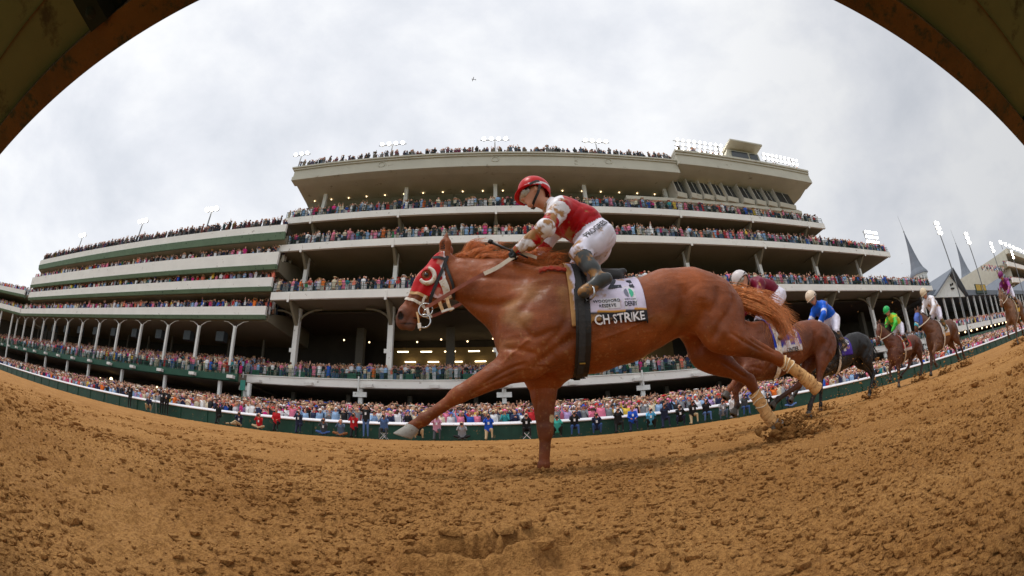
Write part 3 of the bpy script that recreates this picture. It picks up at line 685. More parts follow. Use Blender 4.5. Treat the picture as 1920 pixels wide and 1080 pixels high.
# ------------------------------------------------------------------ smooth-union distance fields, meshed with surface nets
def prim(a, b=None, ra=.05, rb=None, k=.03, sy=1., z=0, op=1):
    a = np.array(a, float); b = a + (0, 0, 1e-6) if b is None else np.array(b, float)
    return dict(a=a, b=b, ra=ra, rb=ra if rb is None else rb, k=k, sy=sy, z=z, op=op)
def sdf_mesh(P, h, smooth=2):
    """P: primitives (tapered capsules, squashed sideways by sy; op -1 carves). Returns verts, quads, face zones."""
    lo = np.min([np.minimum(p['a'], p['b']) - max(p['ra'], p['rb']) for p in P if p['op'] > 0], 0) - 3 * h
    hi = np.max([np.maximum(p['a'], p['b']) + max(p['ra'], p['rb']) for p in P if p['op'] > 0], 0) + 3 * h
    n = np.ceil((hi - lo) / h).astype(int) + 1
    F = np.full(n, .2, np.float32); Mz = np.zeros(n, np.int16)
    ax = [lo[i] + h * np.arange(n[i]) for i in range(3)]
    for p in P:
        r = max(p['ra'], p['rb']); mg = r + p['k'] + 2 * h
        l = np.maximum(np.floor((np.minimum(p['a'], p['b']) - mg - lo) / h).astype(int), 0)
        u = np.minimum(np.ceil((np.maximum(p['a'], p['b']) + mg - lo) / h).astype(int) + 1, n)
        if (u <= l).any(): continue
        sl = tuple(slice(l[i], u[i]) for i in range(3))
        x = ax[0][sl[0]][:, None, None] - p['a'][0]; y = ax[1][sl[1]][None, :, None] - p['a'][1]; z = ax[2][sl[2]][None, None, :] - p['a'][2]
        d = p['b'] - p['a']; dd = max(float(d @ d), 1e-12)
        if p['sy'] != 1: t = np.clip((x * d[0] + z * d[2] + 0 * y) / max(d[0] ** 2 + d[2] ** 2, 1e-12), 0, 1)
        else: t = np.clip((x * d[0] + y * d[1] + z * d[2]) / dd, 0, 1)
        q = np.sqrt((x - d[0] * t) ** 2 + ((y - d[1] * t) / p['sy']) ** 2 + (z - d[2] * t) ** 2) - (p['ra'] + (p['rb'] - p['ra']) * t)
        q *= min(1, p['sy'] * 1.0) if p['sy'] < 1 else 1
        f = F[sl]; k = p['k']
        if p['op'] > 0:
            hh = np.clip(.5 + .5 * (f - q) / k, 0, 1)
            Mz[sl] = np.where(q < f, p['z'], Mz[sl])
            F[sl] = f + (q - f) * hh - k * hh * (1 - hh)
        else:
            q = -q; hh = np.clip(.5 - .5 * (f - q) / k, 0, 1)
            F[sl] = f + (q - f) * hh + k * hh * (1 - hh)
            if p['z'] > 0: Mz[sl] = np.where(q > f, p['z'], Mz[sl])
    S = F < 0
    # surface nets
    c = [S[:-1, :-1, :-1], S[1:, :-1, :-1], S[:-1, 1:, :-1], S[1:, 1:, :-1], S[:-1, :-1, 1:], S[1:, :-1, 1:], S[:-1, 1:, 1:], S[1:, 1:, 1:]]
    cnt = sum(a.astype(np.int8) for a in c); act = (cnt > 0) & (cnt < 8)
    ci = np.argwhere(act); vid = np.full(act.shape, -1, np.int64); vid[act] = np.arange(len(ci))
    offs = np.array([(i & 1, i >> 1 & 1, i >> 2 & 1) for i in range(8)])
    vals = np.stack([F[ci[:, 0] + o[0], ci[:, 1] + o[1], ci[:, 2] + o[2]] for o in offs], 1)
    acc = np.zeros((len(ci), 3)); w = np.zeros(len(ci))
    for i in range(8):
        for j in range(i + 1, 8):
            if bin(i ^ j).count('1') != 1: continue
            a, b = vals[:, i], vals[:, j]; m = (a < 0) != (b < 0)
            t = np.where(m, a / np.where(m, a - b, 1), 0)[:, None]
            acc += np.where(m[:, None], offs[i] + (offs[j] - offs[i]) * t, 0); w += m
    V = lo + h * (ci + acc / w[:, None])
    quads = []; 
    for axis in range(3):
        s0 = [slice(None)] * 3; s1 = [slice(None)] * 3; s0[axis] = slice(0, -1); s1[axis] = slice(1, None)
        A, B = S[tuple(s0)], S[tuple(s1)]
        e = np.argwhere(A != B)
        o1, o2 = [(1, 2), (2, 0), (0, 1)][axis]
        ok = (e[:, o1] > 0) & (e[:, o2] > 0); e = e[ok]
        def at(d1, d2):
            q = e.copy(); q[:, o1] -= d1; q[:, o2] -= d2; return vid[q[:, 0], q[:, 1], q[:, 2]]
        Q = np.stack([at(1, 1), at(0, 1), at(0, 0), at(1, 0)], 1)
        fl = A[e[:, 0], e[:, 1], e[:, 2]]
        Q[~fl] = Q[~fl][:, ::-1]
        quads.append(Q)
    Q = np.concatenate(quads)
    for it in range(smooth):      # light relaxation
        E = np.concatenate([Q[:, [0, 1]], Q[:, [1, 2]], Q[:, [2, 3]], Q[:, [3, 0]]])
        s = np.zeros_like(V); k = np.bincount(E.ravel(), minlength=len(V))
        for dmn in range(3): s[:, dmn] = np.bincount(E[:, 0], V[E[:, 1], dmn], len(V)) + np.bincount(E[:, 1], V[E[:, 0], dmn], len(V))
        V = V + .5 * (s / np.maximum(k, 1)[:, None] - V) * (1 if it % 2 == 0 else -.35)
    g = np.clip(np.round((V[Q].mean(1) - lo) / h).astype(int), 0, n - 1)
    return V, Q, Mz[g[:, 0], g[:, 1], g[:, 2]]

# ------------------------------------------------------------------ people
SKIN, TOP, LEGS, HAIR, SHOE, WHITE, BLACK = range(7)
def person_prims(J, hat=None, head_r=.098, sleeve=TOP, female=False, skirt=False, wide=1., face=None, leg=LEGS):
    """J: joint positions. The figure is one continuous surface; zones only colour it."""
    P = []; v = lambda k: np.array(J[k], float)
    sh = .055 * wide
    for s in 'lr':
        P.append(prim(v('hip_' + s), v('chest') + (v('sho_' + s) - v('chest')) * .55 - (0, 0, .05), .10 * wide, .105 * wide, .06, z=TOP))
    P.append(prim(v('pelvis'), v('chest'), .115 * wide, .13 * wide, .06, z=TOP))
    P.append(prim(v('sho_l'), v('sho_r'), .062, .062, .05, z=TOP))
    P.append(prim(v('hip_l'), v('hip_r'), .105 * wide, .105 * wide, .05, z=leg))
    for s in 'lr':
        P.append(prim(v('hip_' + s), v('knee_' + s), .092 * wide, .058, .03, z=leg))
        P.append(prim(v('knee_' + s), v('ank_' + s), .057, .038, .02, z=SKIN if skirt else leg))
        P.append(prim(v('ank_' + s), v('toe_' + s), .042, .030, .02, z=SHOE))
        P.append(prim(v('sho_' + s), v('elb_' + s), .056, .043, .03, z=TOP))
        P.append(prim(v('elb_' + s), v('hand_' + s), .042, .028, .02, z=sleeve))
        P.append(prim(v('hand_' + s), v('hand_' + s) + (v('hand_' + s) - v('elb_' + s)) / np.linalg.norm(v('hand_' + s) - v('elb_' + s)) * .09, .034, .022, .01, z=SKIN))
    if skirt: P.append(prim(v('pelvis'), (v('knee_l') + v('knee_r')) / 2 + (0, 0, .06), .14, .19, .03, z=TOP))
    hd = v('head'); nk = v('neck')
    P.append(prim(nk, hd + (nk - hd) * .3, .052, .05, .03, z=SKIN))
    f = np.array(face if face is not None else (0, -1, 0), float); f /= np.linalg.norm(f)
    up = hd - nk; up = up - f * (up @ f); up /= np.linalg.norm(up); sd = np.cross(f, up)
    P.append(prim(hd + up * .025, hd + up * .03 - f * .02, head_r, head_r * .98, .02, z=HAIR))
    P.append(prim(hd + f * .028 - up * .045, hd + f * .03 + up * .03, head_r * .66, head_r * .80, .012, z=SKIN))
    P.append(prim(hd + f * .10 - up * .005, hd + f * .112 - up * .025, .013, .017, .01, z=SKIN))
    for s in (-1, 1): P.append(prim(hd + sd * s * head_r * .9 - up * .01, None, .022, .022, .01, z=SKIN))
    if hat == 'brim':
        P.append(prim(hd + up * .075, None, .095, .095, .01, z=HAIR))
        for k in range(10):
            a = 2 * math.pi * k / 10
            P.append(prim(hd + up * .055, hd + up * .05 + (f * math.cos(a) + sd * math.sin(a)) * .20, .022, .018, .012, z=HAIR))
    if hat == 'cap':
        P.append(prim(hd + up * .06, hd + up * .055 + f * .15, .08, .02, .01, z=HAIR))
    if female: P.append(prim(hd - f * .05 + up * .01, hd - f * .06 - up * .14, .075, .05, .02, z=HAIR))
    return P
def J_stand(h=1.74, **kw):
    k = h / 1.74
    J = dict(pelvis=(0, 0, .95), chest=(0, 0, 1.28), neck=(0, 0, 1.46), head=(0, -.02, 1.62))
    for s, q in (('l', 1), ('r', -1)):
        J.update({'sho_' + s: (.175 * q, 0, 1.42), 'elb_' + s: (.23 * q, .02, 1.14), 'hand_' + s: (.22 * q, -.08, .90), 'hip_' + s: (.09 * q, 0, .93),
                  'knee_' + s: (.10 * q, -.02, .50), 'ank_' + s: (.11 * q, .02, .09), 'toe_' + s: (.12 * q, -.13, .04)})
    J.update(kw)
    return {n: tuple(k * np.array(v)) for n, v in J.items()}
UP = dict(elb_l=(.27, -.20, 1.42), elb_r=(-.27, -.20, 1.42), hand_l=(.10, -.26, 1.62), hand_r=(-.10, -.26, 1.62))       # holding a phone or camera to the face
WAVE = dict(elb_r=(-.30, -.05, 1.62), hand_r=(-.26, -.10, 1.90))
CLAP = dict(elb_l=(.24, -.10, 1.17), elb_r=(-.24, -.10, 1.17), hand_l=(.04, -.30, 1.28), hand_r=(-.04, -.30, 1.30))
PH = dict(elb_l=(.25, -.17, 1.14), elb_r=(-.25, -.17, 1.14), hand_l=(.07, -.24, 1.42), hand_r=(-.07, -.24, 1.42))
KIND = [('plain', J_stand(), {}), ('plain', J_stand(1.80, **UP), {}), ('plain', J_stand(1.66, **CLAP), dict(female=True)), ('hat', J_stand(1.68), dict(hat='brim', female=True)),
        ('hat', J_stand(1.76, **PH), dict(hat='brim')), ('cap', J_stand(1.78, **UP), dict(hat='cap')), ('plain', J_stand(1.70, **WAVE), dict(female=True)), ('cap', J_stand(1.80), dict(hat='cap'))]
PM = []
for hw, J, kw in KIND:
    V, Q, z = sdf_mesh(person_prims(J, **kw), .024, 1); PM.append((hw, V, Q, z))
def col_mat(name, c, rough=.8): return mat('cloth_' + name, lin(c), rough, .10, 8)
TOPS = {'white': (226, 226, 230), 'pink': (236, 130, 160), 'red': (196, 36, 44), 'navy': (36, 44, 78), 'light blue': (150, 184, 222), 'royal blue': (40, 84, 176), 'black': (28, 28, 32), 'cream': (226, 212, 184),
        'coral': (240, 128, 104), 'grey': (132, 136, 142), 'yellow': (232, 196, 74), 'lilac': (184, 158, 208), 'teal': (40, 140, 146), 'magenta': (208, 48, 128), 'green': (60, 130, 80), 'orange': (232, 116, 40)}
HEADS = {'brown hair': (70, 44, 28), 'blonde hair': (196, 160, 100), 'grey hair': (150, 148, 146), 'dark hair': (30, 24, 20)}
HATS = {'straw': (222, 202, 160), 'white': (236, 234, 232), 'pink': (240, 130, 170), 'red': (206, 30, 36), 'blue': (48, 82, 180), 'black': (24, 24, 28)}
mSk = [mat('skin_light', lin((222, 164, 138)), .6, .08), mat('skin_tan', lin((190, 128, 98)), .6, .08), mat('skin_dark', lin((110, 70, 50)), .6, .08)]
mShoe = mat('shoe_black', (.02, .018, .016), .6)
BASE = []
for i, (hw, V, Q, z) in enumerate(PM):
    o = mesh_np('spectator', V, Q, [mSk[0], mSk[0], mSk[0], mSk[0], mShoe], None, True, z); me = o.data; bpy.data.objects.remove(o); BASE.append((hw, me))
ACT = {0: 'watching', 1: 'filming with raised hands', 2: 'clapping', 3: 'watching', 4: 'holding a phone', 5: 'filming with raised hands', 6: 'waving one arm', 7: 'watching'}
def set_mats(o, ms):
    for i, m_ in enumerate(ms):
        if i < len(o.material_slots):
            o.material_slots[i].link = 'OBJECT'; o.material_slots[i].material = m_
# 258 spectators behind the fence, each an object; the labels run through every mix of clothing, headwear and gesture once per stretch of fence
spots = []
for row in range(4):
    y = 24.75 + row * .62
    for x in np.arange(-15.4, 18.5, .52):
        spots.append((x + random.uniform(-.1, .1) + .26 * (row % 2), y + random.uniform(-.1, .1), row))
spots.sort(key=lambda q: q[0] ** 2 + (q[2] * 6) ** 2); spots = spots[:256]
combos = []
for tn_ in TOPS:
    for k_ in range(8):
        for hn in (HATS if KIND[k_][0] != 'plain' else HEADS): combos.append((tn_, k_, hn))
random.shuffle(combos)
wt = {'white': 9, 'pink': 3.2, 'light blue': 5, 'navy': 7, 'red': 2.2, 'cream': 5, 'grey': 4, 'coral': .9, 'black': 5, 'royal blue': 2, 'lilac': 1.5, 'green': .5, 'orange': .5, 'yellow': .7, 'teal': .5, 'magenta': 1.8}
combos.sort(key=lambda c: random.random() / wt.get(c[0], 1))
TAKEN = []
used_l = set()
ci_ = 0
for x, y, row in spots:
    while True:
        tn_, k_, hn = combos[ci_]; ci_ += 1
        hw = KIND[k_][0]
        hd = f'{hn} cap' if hw == 'cap' else f'wide {hn} hat' if hw == 'hat' else hn
        lb = f'spectator in {tn_} top with {hd}, {ACT[k_]}, behind the white rail'
        if lb not in used_l: used_l.add(lb); break
    hw, me = BASE[k_]
    o = bpy.data.objects.new('person', me); COL.objects.link(o)
    o.location = (x, y, float(apron_z(y)) + .0); o.rotation_euler = (0, 0, random.uniform(-.5, .5) + math.atan2(-x, y) * .6)
    s_ = random.uniform(.95, 1.06); o.scale = (s_, s_, s_)
    sk = random.choice([0, 0, 0, 1, 1, 2])
    hc = HATS[hn] if hw != 'plain' else HEADS[hn]
    lg = random.choice(['navy', 'grey', 'cream', 'white', 'black'])
    set_mats(o, [mSk[sk], col_mat(tn_.replace(' ', '_'), TOPS[tn_]), col_mat(lg, TOPS[lg]), mat('head_' + hn.replace(' ', '_'), lin(hc), .8), mShoe])
    tag(o, lb, 'spectator', 'spectators behind the fence')
    TAKEN.append((x, y))
TAKEN = np.array(TAKEN)

# the rest of the crowd, thousands of figures, as one mass
def box8(x0, x1, y0, y1, z0, z1, tx=1., ty=1.):
    cx, cy = (x0 + x1) / 2, (y0 + y1) / 2
    V = [(x, y, z0) for x, y in ((x0, y0), (x1, y0), (x1, y1), (x0, y1))] + [(cx + (x - cx) * tx, cy + (y - cy) * ty, z1) for x, y in ((x0, y0), (x1, y0), (x1, y1), (x0, y1))]
    return np.array(V), np.array([(0, 1, 5, 4), (1, 2, 6, 5), (2, 3, 7, 6), (3, 0, 4, 7), (4, 5, 6, 7)])
def limb(a, b, r0, r1):
    a, b = np.array(a, float), np.array(b, float); d = (b - a) / np.linalg.norm(b - a); u = np.cross(d, (.3, .9, .1)); u /= np.linalg.norm(u); w = np.cross(d, u)
    V = [a + u * r0, a + w * r0, a - u * r0, a - w * r0, b + u * r1, b + w * r1, b - u * r1, b - w * r1]
    return np.array(V), np.array([(0, 1, 5, 4), (1, 2, 6, 5), (2, 3, 7, 6), (3, 0, 4, 7), (4, 5, 6, 7)])
def ball_lp(c, r, rz, n=6):
    V = []; F = []
    for i, t_ in enumerate((.12, .32, .55, .80)):
        a = math.pi * t_
        for k in range(n): V.append((c[0] + r * math.sin(a) * math.cos(2 * math.pi * k / n), c[1] + r * math.sin(a) * math.sin(2 * math.pi * k / n), c[2] + rz * math.cos(a)))
    for i in range(3):
        for k in range(n): F.append((i * n + k, i * n + n + k, i * n + n + (k + 1) % n, i * n + (k + 1) % n))
    F.append((0, 1, 2, 3)); F.append((0, 3, 4, 5))
    return np.array(V), np.array(F)
def lp_person(arms, hat, dress):
    parts = []
    def ad(vf, z): parts.append((vf[0], vf[1], z))
    if dress: ad(box8(-.20, .20, -.15, .15, .45, 1.0, .72, .8), TOP); ad(box8(-.12, -.03, -.06, .06, 0, .5), SKIN); ad(box8(.03, .12, -.06, .06, 0, .5), SKIN)
    else: ad(box8(-.17, -.01, -.09, .09, 0, .95, 1.0, 1.1), LEGS); ad(box8(.01, .17, -.09, .09, 0, .95, 1.0, 1.1), LEGS)
    ad(box8(-.16, .16, -.11, .11, .92, 1.30, 1.28, 1.1), TOP); ad(box8(-.205, .205, -.12, .12, 1.30, 1.47, .45, .6), TOP)
    for q in (-1, 1):
        if arms == 0: ad(limb((.21 * q, 0, 1.42), (.25 * q, .02, 1.13), .055, .045), TOP); ad(limb((.25 * q, .02, 1.14), (.18 * q, -.12, .93), .04, .03), SKIN)
        if arms == 1: ad(limb((.20 * q, 0, 1.42), (.26 * q, -.2, 1.36), .055, .045), TOP); ad(limb((.26 * q, -.2, 1.36), (.08 * q, -.24, 1.62), .042, .035), SKIN)
        if arms == 2: ad(limb((.20 * q, 0, 1.42), (.22 * q, -.12, 1.16), .055, .045), TOP); ad(limb((.22 * q, -.12, 1.16), (.03 * q, -.30, 1.30), .042, .035), SKIN)
        if arms == 3: ad(limb((.20 * q, 0, 1.42), (.30 * q, -.05, 1.62), .055, .045), TOP); ad(limb((.30 * q, -.05, 1.62), (.22 * q, -.10, 1.92), .042, .035), SKIN)
    ad(ball_lp((0, -.015, 1.62), .110, .14), SKIN)
    ad(ball_lp((0, .035, 1.665), .115, .118), HAIR)
    if hat: V, F = ball_lp((0, 0, 1.71), .25, .045); ad((V, F), HAIR)
    V = []; F = []; Z = []; b = 0
    for v, f, z in parts: V.append(v); F.append(f + b); Z.append(np.full(len(v), z)); b += len(v)
    return np.concatenate(V), np.concatenate(F), np.concatenate(Z)
LP = [lp_person(a, h_, d) for a in range(4) for h_ in (0, 1) for d in (0, 1)]
pal = np.array([lin(TOPS[k]) for k in TOPS]); pw = np.array([wt.get(k, 1) for k in TOPS], float); pw /= pw.sum()
legp = np.array([lin(c) for c in ((36, 40, 60), (60, 60, 66), (200, 190, 170), (224, 222, 224), (24, 24, 26), (90, 110, 150))])
hairp = np.array([lin(c) for c in ((70, 44, 28), (30, 24, 20), (190, 156, 100), (150, 148, 146), (236, 232, 226), (222, 200, 160), (240, 140, 176), (200, 40, 46), (50, 82, 170))]); hw_ = np.array([5, 5, 3, 2, 3, 2, 1, 1, .7]); hw_ /= hw_.sum()
skp = np.array([lin(c) for c in ((214, 164, 138), (200, 148, 120), (180, 124, 96), (104, 68, 50))]); sw = np.array([4, 4, 2, 1.]); sw /= sw.sum()
CV = []; CF = []; CC = []; cb = 0; NFIG = 0
def crowd_at(P, rot, hatp=.25, dark=False, scale=1., dens=1.):
    """P: array of foot points in the world; one figure on each."""
    global cb, NFIG
    kinds = np.array([rng.choice([0, 1, 2, 3], p=[.36, .32, .22, .10]) * 4 + (rng.random() < hatp) * 2 + (rng.random() < .4) for _ in range(len(P))]).astype(int)
    for k in range(16):
        q = P[kinds == k]
        if not len(q): continue
        V, F, Z = LP[k]; m = len(q); NFIG += m
        a = rot + rng.normal(0, .55, m); s = (rng.uniform(.84, 1.1, m)) * scale
        ca, sa = np.cos(a), np.sin(a)
        W = np.empty((m, len(V), 3))
        W[:, :, 0] = (V[None, :, 0] * ca[:, None] - V[None, :, 1] * sa[:, None]) * s[:, None] + q[:, 0:1]
        W[:, :, 1] = (V[None, :, 0] * sa[:, None] + V[None, :, 1] * ca[:, None]) * s[:, None] + q[:, 1:2]
        W[:, :, 2] = V[None, :, 2] * s[:, None] + q[:, 2:3]
        pc = np.empty((m, 5, 3))
        pc[:, TOP] = np.minimum(pal[rng.choice(len(pal), m, p=pw)] * rng.uniform(.8, 1.3, (m, 1)), .9); pc[:, LEGS] = legp[rng.integers(0, len(legp), m)]
        pc[:, HAIR] = hairp[rng.choice(len(hairp), m, p=hw_)]; pc[:, SKIN] = skp[rng.choice(len(skp), m, p=sw)]; pc[:, SHOE] = .02
        if dark: pc[:, [TOP, LEGS]] = pc[:, [TOP, LEGS]] * .16 + .01; pc[:, HAIR] *= .4  # backlit look painted in: clothes and hair of rooftop figures darkened to silhouettes
        CC.append((pc[:, Z]).reshape(-1, 3))
        CV.append(W.reshape(-1, 3)); CF.append((F[None] + (np.arange(m) * len(V))[:, None, None] + cb).reshape(-1, 4)); cb += m * len(V)
def rows(frame, s0, s1, ts, zs, step, skip=None, **kw):
    pts = []
    for t_, z_ in zip(ts, zs):
        for s in np.arange(s0, s1, step):
            if rng.random() < kw.get('dens', 1.): pts.append((*frame(s + rng.uniform(-.32, .32) * step / .55, t_ + rng.uniform(-.2, .2))[:2], z_))
    kw2 = {k: v for k, v in kw.items() if k != 'dens'}
    P = np.array(pts)
    if skip is not None and len(P): P = P[skip(P)]
    crowd_at(P, 0., **kw2)
def not_taken(P):
    near = (P[:, 0] > -16.5) & (P[:, 0] < 19) & (P[:, 1] < 27.4)
    d = np.min(np.hypot(P[:, None, 0] - TAKEN[None, :, 0], P[:, None, 1] - TAKEN[None, :, 1]), 1)
    return ~near | (d > .42)
# apron behind the fence
pts = []
y = 24.75; r = 0
while y < 43.5:
    st_ = .52 if y < 36 else .62
    for x in np.arange(-118, 150, st_):
        if abs(x) > 60 and rng.random() < .25: continue
        pts.append((x + rng.uniform(-.14, .14), y + rng.uniform(-.15, .15), 0))
    y += .72 + (y - 24.7) * .012
P = np.array(pts); P = P[not_taken(P)]; P[:, 2] = apron_z(P[:, 1])
crowd_at(P, 0., hatp=.30)
# terrace in front of the central stand and of the left stand
tt = [42.55, 43.3, 44.2, 45.1, 46.1, 47.2, 48.4, 49.6, 51, 52.5]
zz = [7.9, 7.95, 8.05, 8.35, 8.6, 8.85, 9.15, 9.3, 9.5, 9.65]
rows(SP, -29, 87, tt, [z + ZC - .05 for z in zz], .52)
tl = [.5, 1.2, 2.1, 3.0, 4.0, 5.0, 6.1, 7.2, 8.4, 9.6]
rows(BP, -97, -3, tl, [z + ZC for z in (7.45, 7.5, 8.0, 8.3, 8.65, 9.0, 9.2, 9.4, 9.7, 9.9)], .56)
# balconies of the central stand
for (t0, zt, s0, s1) in ((40, 17.14, -25, 79.5), (41, 23.78, -26, 67), (42, 28.35, -26.6, 50.8)):
    rows(SP, s0, s1, [t0 + .55, t0 + 1.25, t0 + 2.3, t0 + 3.3, t0 + 4.3], [zt + ZC - .1, zt + ZC - .1, zt + ZC + .12, zt + ZC + .45, zt + ZC + .8], .44, hatp=.28)
rows(SP, 65, 79.5, [44, 45], [ZC + 17.6, ZC + 18.2], .5)
# balconies of the left stand
for zt, s0 in ((15.5, WL), (19.05, WL + 3), (22.35, WL + 3)):
    rows(BP, s0, 0, [.85, 1.7, 2.8, 3.9, 5.2, 6.5], [zt + ZC - .55, zt + ZC - .5, zt + ZC + .1, zt + ZC + .4, zt + ZC + .75, zt + ZC + 1.15], .54)
# roofs
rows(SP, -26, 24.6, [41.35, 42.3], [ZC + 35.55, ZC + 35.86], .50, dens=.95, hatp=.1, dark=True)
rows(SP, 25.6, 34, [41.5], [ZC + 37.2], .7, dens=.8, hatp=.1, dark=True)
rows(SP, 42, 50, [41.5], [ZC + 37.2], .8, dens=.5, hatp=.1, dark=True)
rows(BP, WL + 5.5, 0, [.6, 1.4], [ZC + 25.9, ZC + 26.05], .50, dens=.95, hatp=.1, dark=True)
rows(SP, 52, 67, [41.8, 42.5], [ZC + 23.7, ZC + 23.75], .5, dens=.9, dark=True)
# wing, gabled stand terrace, far stand
def WP(s, t_, z=0): return (WC0[0] + math.cos(WRZ) * s - math.sin(WRZ) * t_, WC0[1] + math.sin(WRZ) * s + math.cos(WRZ) * t_, z)
for zt in (15.6, 19.6): rows(WP, -45, -.5, [.9, 1.8, 3, 4], [zt + ZC - .75, zt + ZC - .7, zt + ZC - .2, zt + ZC + .1], .6)
rows(SP, 88.5, 190, [42.7, 43.6, 44.5, 45.6, 47, 48.5], [ZC + z for z in (9.0, 9.1, 9.5, 9.8, 10.1, 10.5)], .66)
rows(SP, 88, 180, [38, 39.2, 40.4, 42, 43.5, 45], [ZC + z for z in (3.6, 3.9, 4.1, 4.4, 4.7, 5.0)], .7)
for zt in (39.6, 31.2, 24): rows(SP, 242, 330, [61.3, 62.6, 64], [ZC + zt - .9, ZC + zt - .5, ZC + zt], .9, scale=1.15)
rows(SP, 205, 245, [64, 66, 68], [ZC + 36, ZC + 36.5, ZC + 37], 1.0, scale=1.2, dens=.6)
mCrowd = mat('crowd_clothes', (1, 1, 1), .8, .05, 9, attr='col')
crowd = mesh_np('crowd', np.concatenate(CV), np.concatenate(CF), mCrowd, None, False, None, np.concatenate(CC))
tag(crowd, kind='stuff'); print('figures', NFIG, 'verts', cb)
# ------------------------------------------------------------------ racehorses (local frame: ground 0, running toward -x, near side -y)
def horse_prims(ps, detail=True):
    P = []; a = lambda *q, **k: P.append(prim(*q, **k))
    # trunk
    a((.42, 0, 1.075), (.62, 0, 1.055), .392, .350, k=.02, sy=.64)
    a((.62, 0, 1.058), (.86, 0, 1.075), .346, .302, k=.03, sy=.76)
    a((.86, 0, 1.075), (1.06, 0, 1.132), .302, .266, k=.05, sy=.84)
    a((1.06, 0, 1.132), (1.27, 0, 1.215), .266, .262, k=.06, sy=.86)
    a((1.27, 0, 1.215), (1.47, 0, 1.235), .262, .256, k=.06, sy=.88)
    a((1.47, 0, 1.215), (1.66, 0, 1.185), .272, .235, k=.06, sy=.90)
    a((1.66, 0, 1.18), (1.76, 0, 1.13), .215, .165, k=.08, sy=.95)
    a((.42, 0, 1.10), (.24, 0, 1.08), .38, .31, k=.06, sy=.60)
    a((.16, 0, .96), (.10, 0, .94), .20, .165, k=.10, sy=.95)          # breast
    a((.45, 0, 1.42), (.62, 0, 1.36), .075, .06, k=.08)                  # withers
    # neck
    n = ps['neck']
    a((.30, 0, 1.22), n[0][:1] + (0,) + n[0][1:2], .30, n[0][2], k=.10, sy=.55)
    for p, q in zip(n[:-1], n[1:]): a((p[0], 0, p[1]), (q[0], 0, q[1]), p[2], q[2], k=.05, sy=.56)
    # head
    h = ps['head']      # poll, muzzle
    po, mu = np.array([h[0][0], 0, h[0][1]]), np.array([h[1][0], 0, h[1][1]])
    d = mu - po; Lh = np.linalg.norm(d); d /= Lh; fr = np.array([-d[2], 0, d[0]]);  # toward the face (forward)
    if fr[0] > 0: fr = -fr
    H = lambda t, f, y=0: po + d * (t * Lh) + fr * f + np.array([0, y, 0])
    nk = np.array([n[-1][0], 0, n[-1][1]])
    a(nk, H(.10, -.01), n[-1][2], .105, k=.05, sy=.62)
    a(H(.06, .02), H(.40, .022), .098, .096, k=.03, sy=.78)
    a(H(.40, .022), H(.86, .020), .096, .060, k=.04, sy=.64)
    a(H(.34, -.085), H(.48, -.075), .105, .085, k=.05, sy=.58)              # jowl
    a(H(.48, -.075), H(.90, -.035), .075, .048, k=.04, sy=.62)              # lower jaw
    a(H(.90, .020), H(1.0, .008), .062, .056, k=.03, sy=.84); a(H(1.03, -.016), None, .040, k=.03)                 # muzzle
    a(H(.98, -.065), H(1.0, -.07), .038, .036, k=.02, sy=.9)                # lower lip
    for y in (-1, 1):
        a(H(.30, .055, y * .062), H(.36, .055, y * .066), .034, .032, k=.025)    # brow
        a(H(.40, .0, y * .062), H(.72, .0, y * .048), .018, .014, k=.03)         # facial crest
        a(H(.95, .036, y * .038), H(.99, .030, y * .036), .026, .024, k=.02)
        a(H(.955, .036, y * .060), H(.985, .022, y * .056), .018, .022, k=.006, op=-1, z=2)    # nostril
        a(H(.35, .044, y * .108), None, .022, k=.008, op=-1)
        a(H(.80, -.034, y * .058), H(1.03, -.040, y * .042), .008, .007, k=.01, op=-1, z=2)   # mouth line
    eb = H(.0, .03)
    et = ps.get('ear', (.02, .165))
    for y in (-1, 1):
        b0 = eb + np.array([0, y * .052, .02]); tip = b0 + np.array([et[0], y * .012, et[1]]) 
        a(b0, (b0 + tip) / 2, .042, .046, k=.025, sy=.62, z=0); a((b0 + tip) / 2, tip, .046, .006, k=.008, sy=.50)
        a(b0 + (-.014, y * .004 - .026 * 1, .045), (b0 + tip) / 2 + (-.004, -.036, .045), .022, .013, k=.006, op=-1, z=2)
    # shoulders and forelegs
    for s, F in ((-1, ps['fore_l']), (1, ps['fore_r'])):
        y = s * .15
        el, kn, fe, ho = [np.array([q[0], q[1] if len(q) > 2 else s * .12, q[-1]]) for q in F]
        a((.36, y * .85, 1.28), (.20, y * .9, 1.02), .10, .155, k=.12, sy=.58)
        a((.20, y * .90, 1.0), el, .142, .116, k=.13, sy=.58)
        a((.42, y * .88, 1.12), el + (.05, 0, .05), .13, .085, k=.09, sy=.60)       # triceps
        m = el + (kn - el) * .38
        a(el, m, .120, .090, k=.05, sy=.70); a(m, kn, .090, .056, k=.02, sy=.82)
        a(kn + (el - kn) * .04, kn + (fe - kn) * .10, .054, .048, k=.02)
        a(kn, fe, .042, .036, k=.02); a(kn + (.016, 0, -.02), fe + (.018, 0, 0), .022, .022, k=.012)
        a(fe, fe + (fe - kn) * .02, .044, .042, k=.02)
        a(fe, ho, .036, .038, k=.02)
    for s, F in ((-1, ps['hind_l']), (1, ps['hind_r'])):
        y = s * .13
        st, hk, fe, ho = [np.array([q[0], q[1] if len(q) > 2 else s * .13, q[-1]]) for q in F]
        a((1.60, y * .9, 1.16), (1.62, y, 1.02), .20, .20, k=.08, sy=.62)
        a((1.58, y, 1.10), st, .19, .125, k=.06, sy=.62)
        a((1.74, y * .8, 1.08), st + (hk - st) * .25, .13, .10, k=.07, sy=.7)
        m = st + (hk - st) * .42
        a(st, m, .125, .088, k=.06, sy=.68); a(m, hk, .088, .050, k=.03, sy=.8)
        dn = (hk - st) / np.linalg.norm(hk - st)
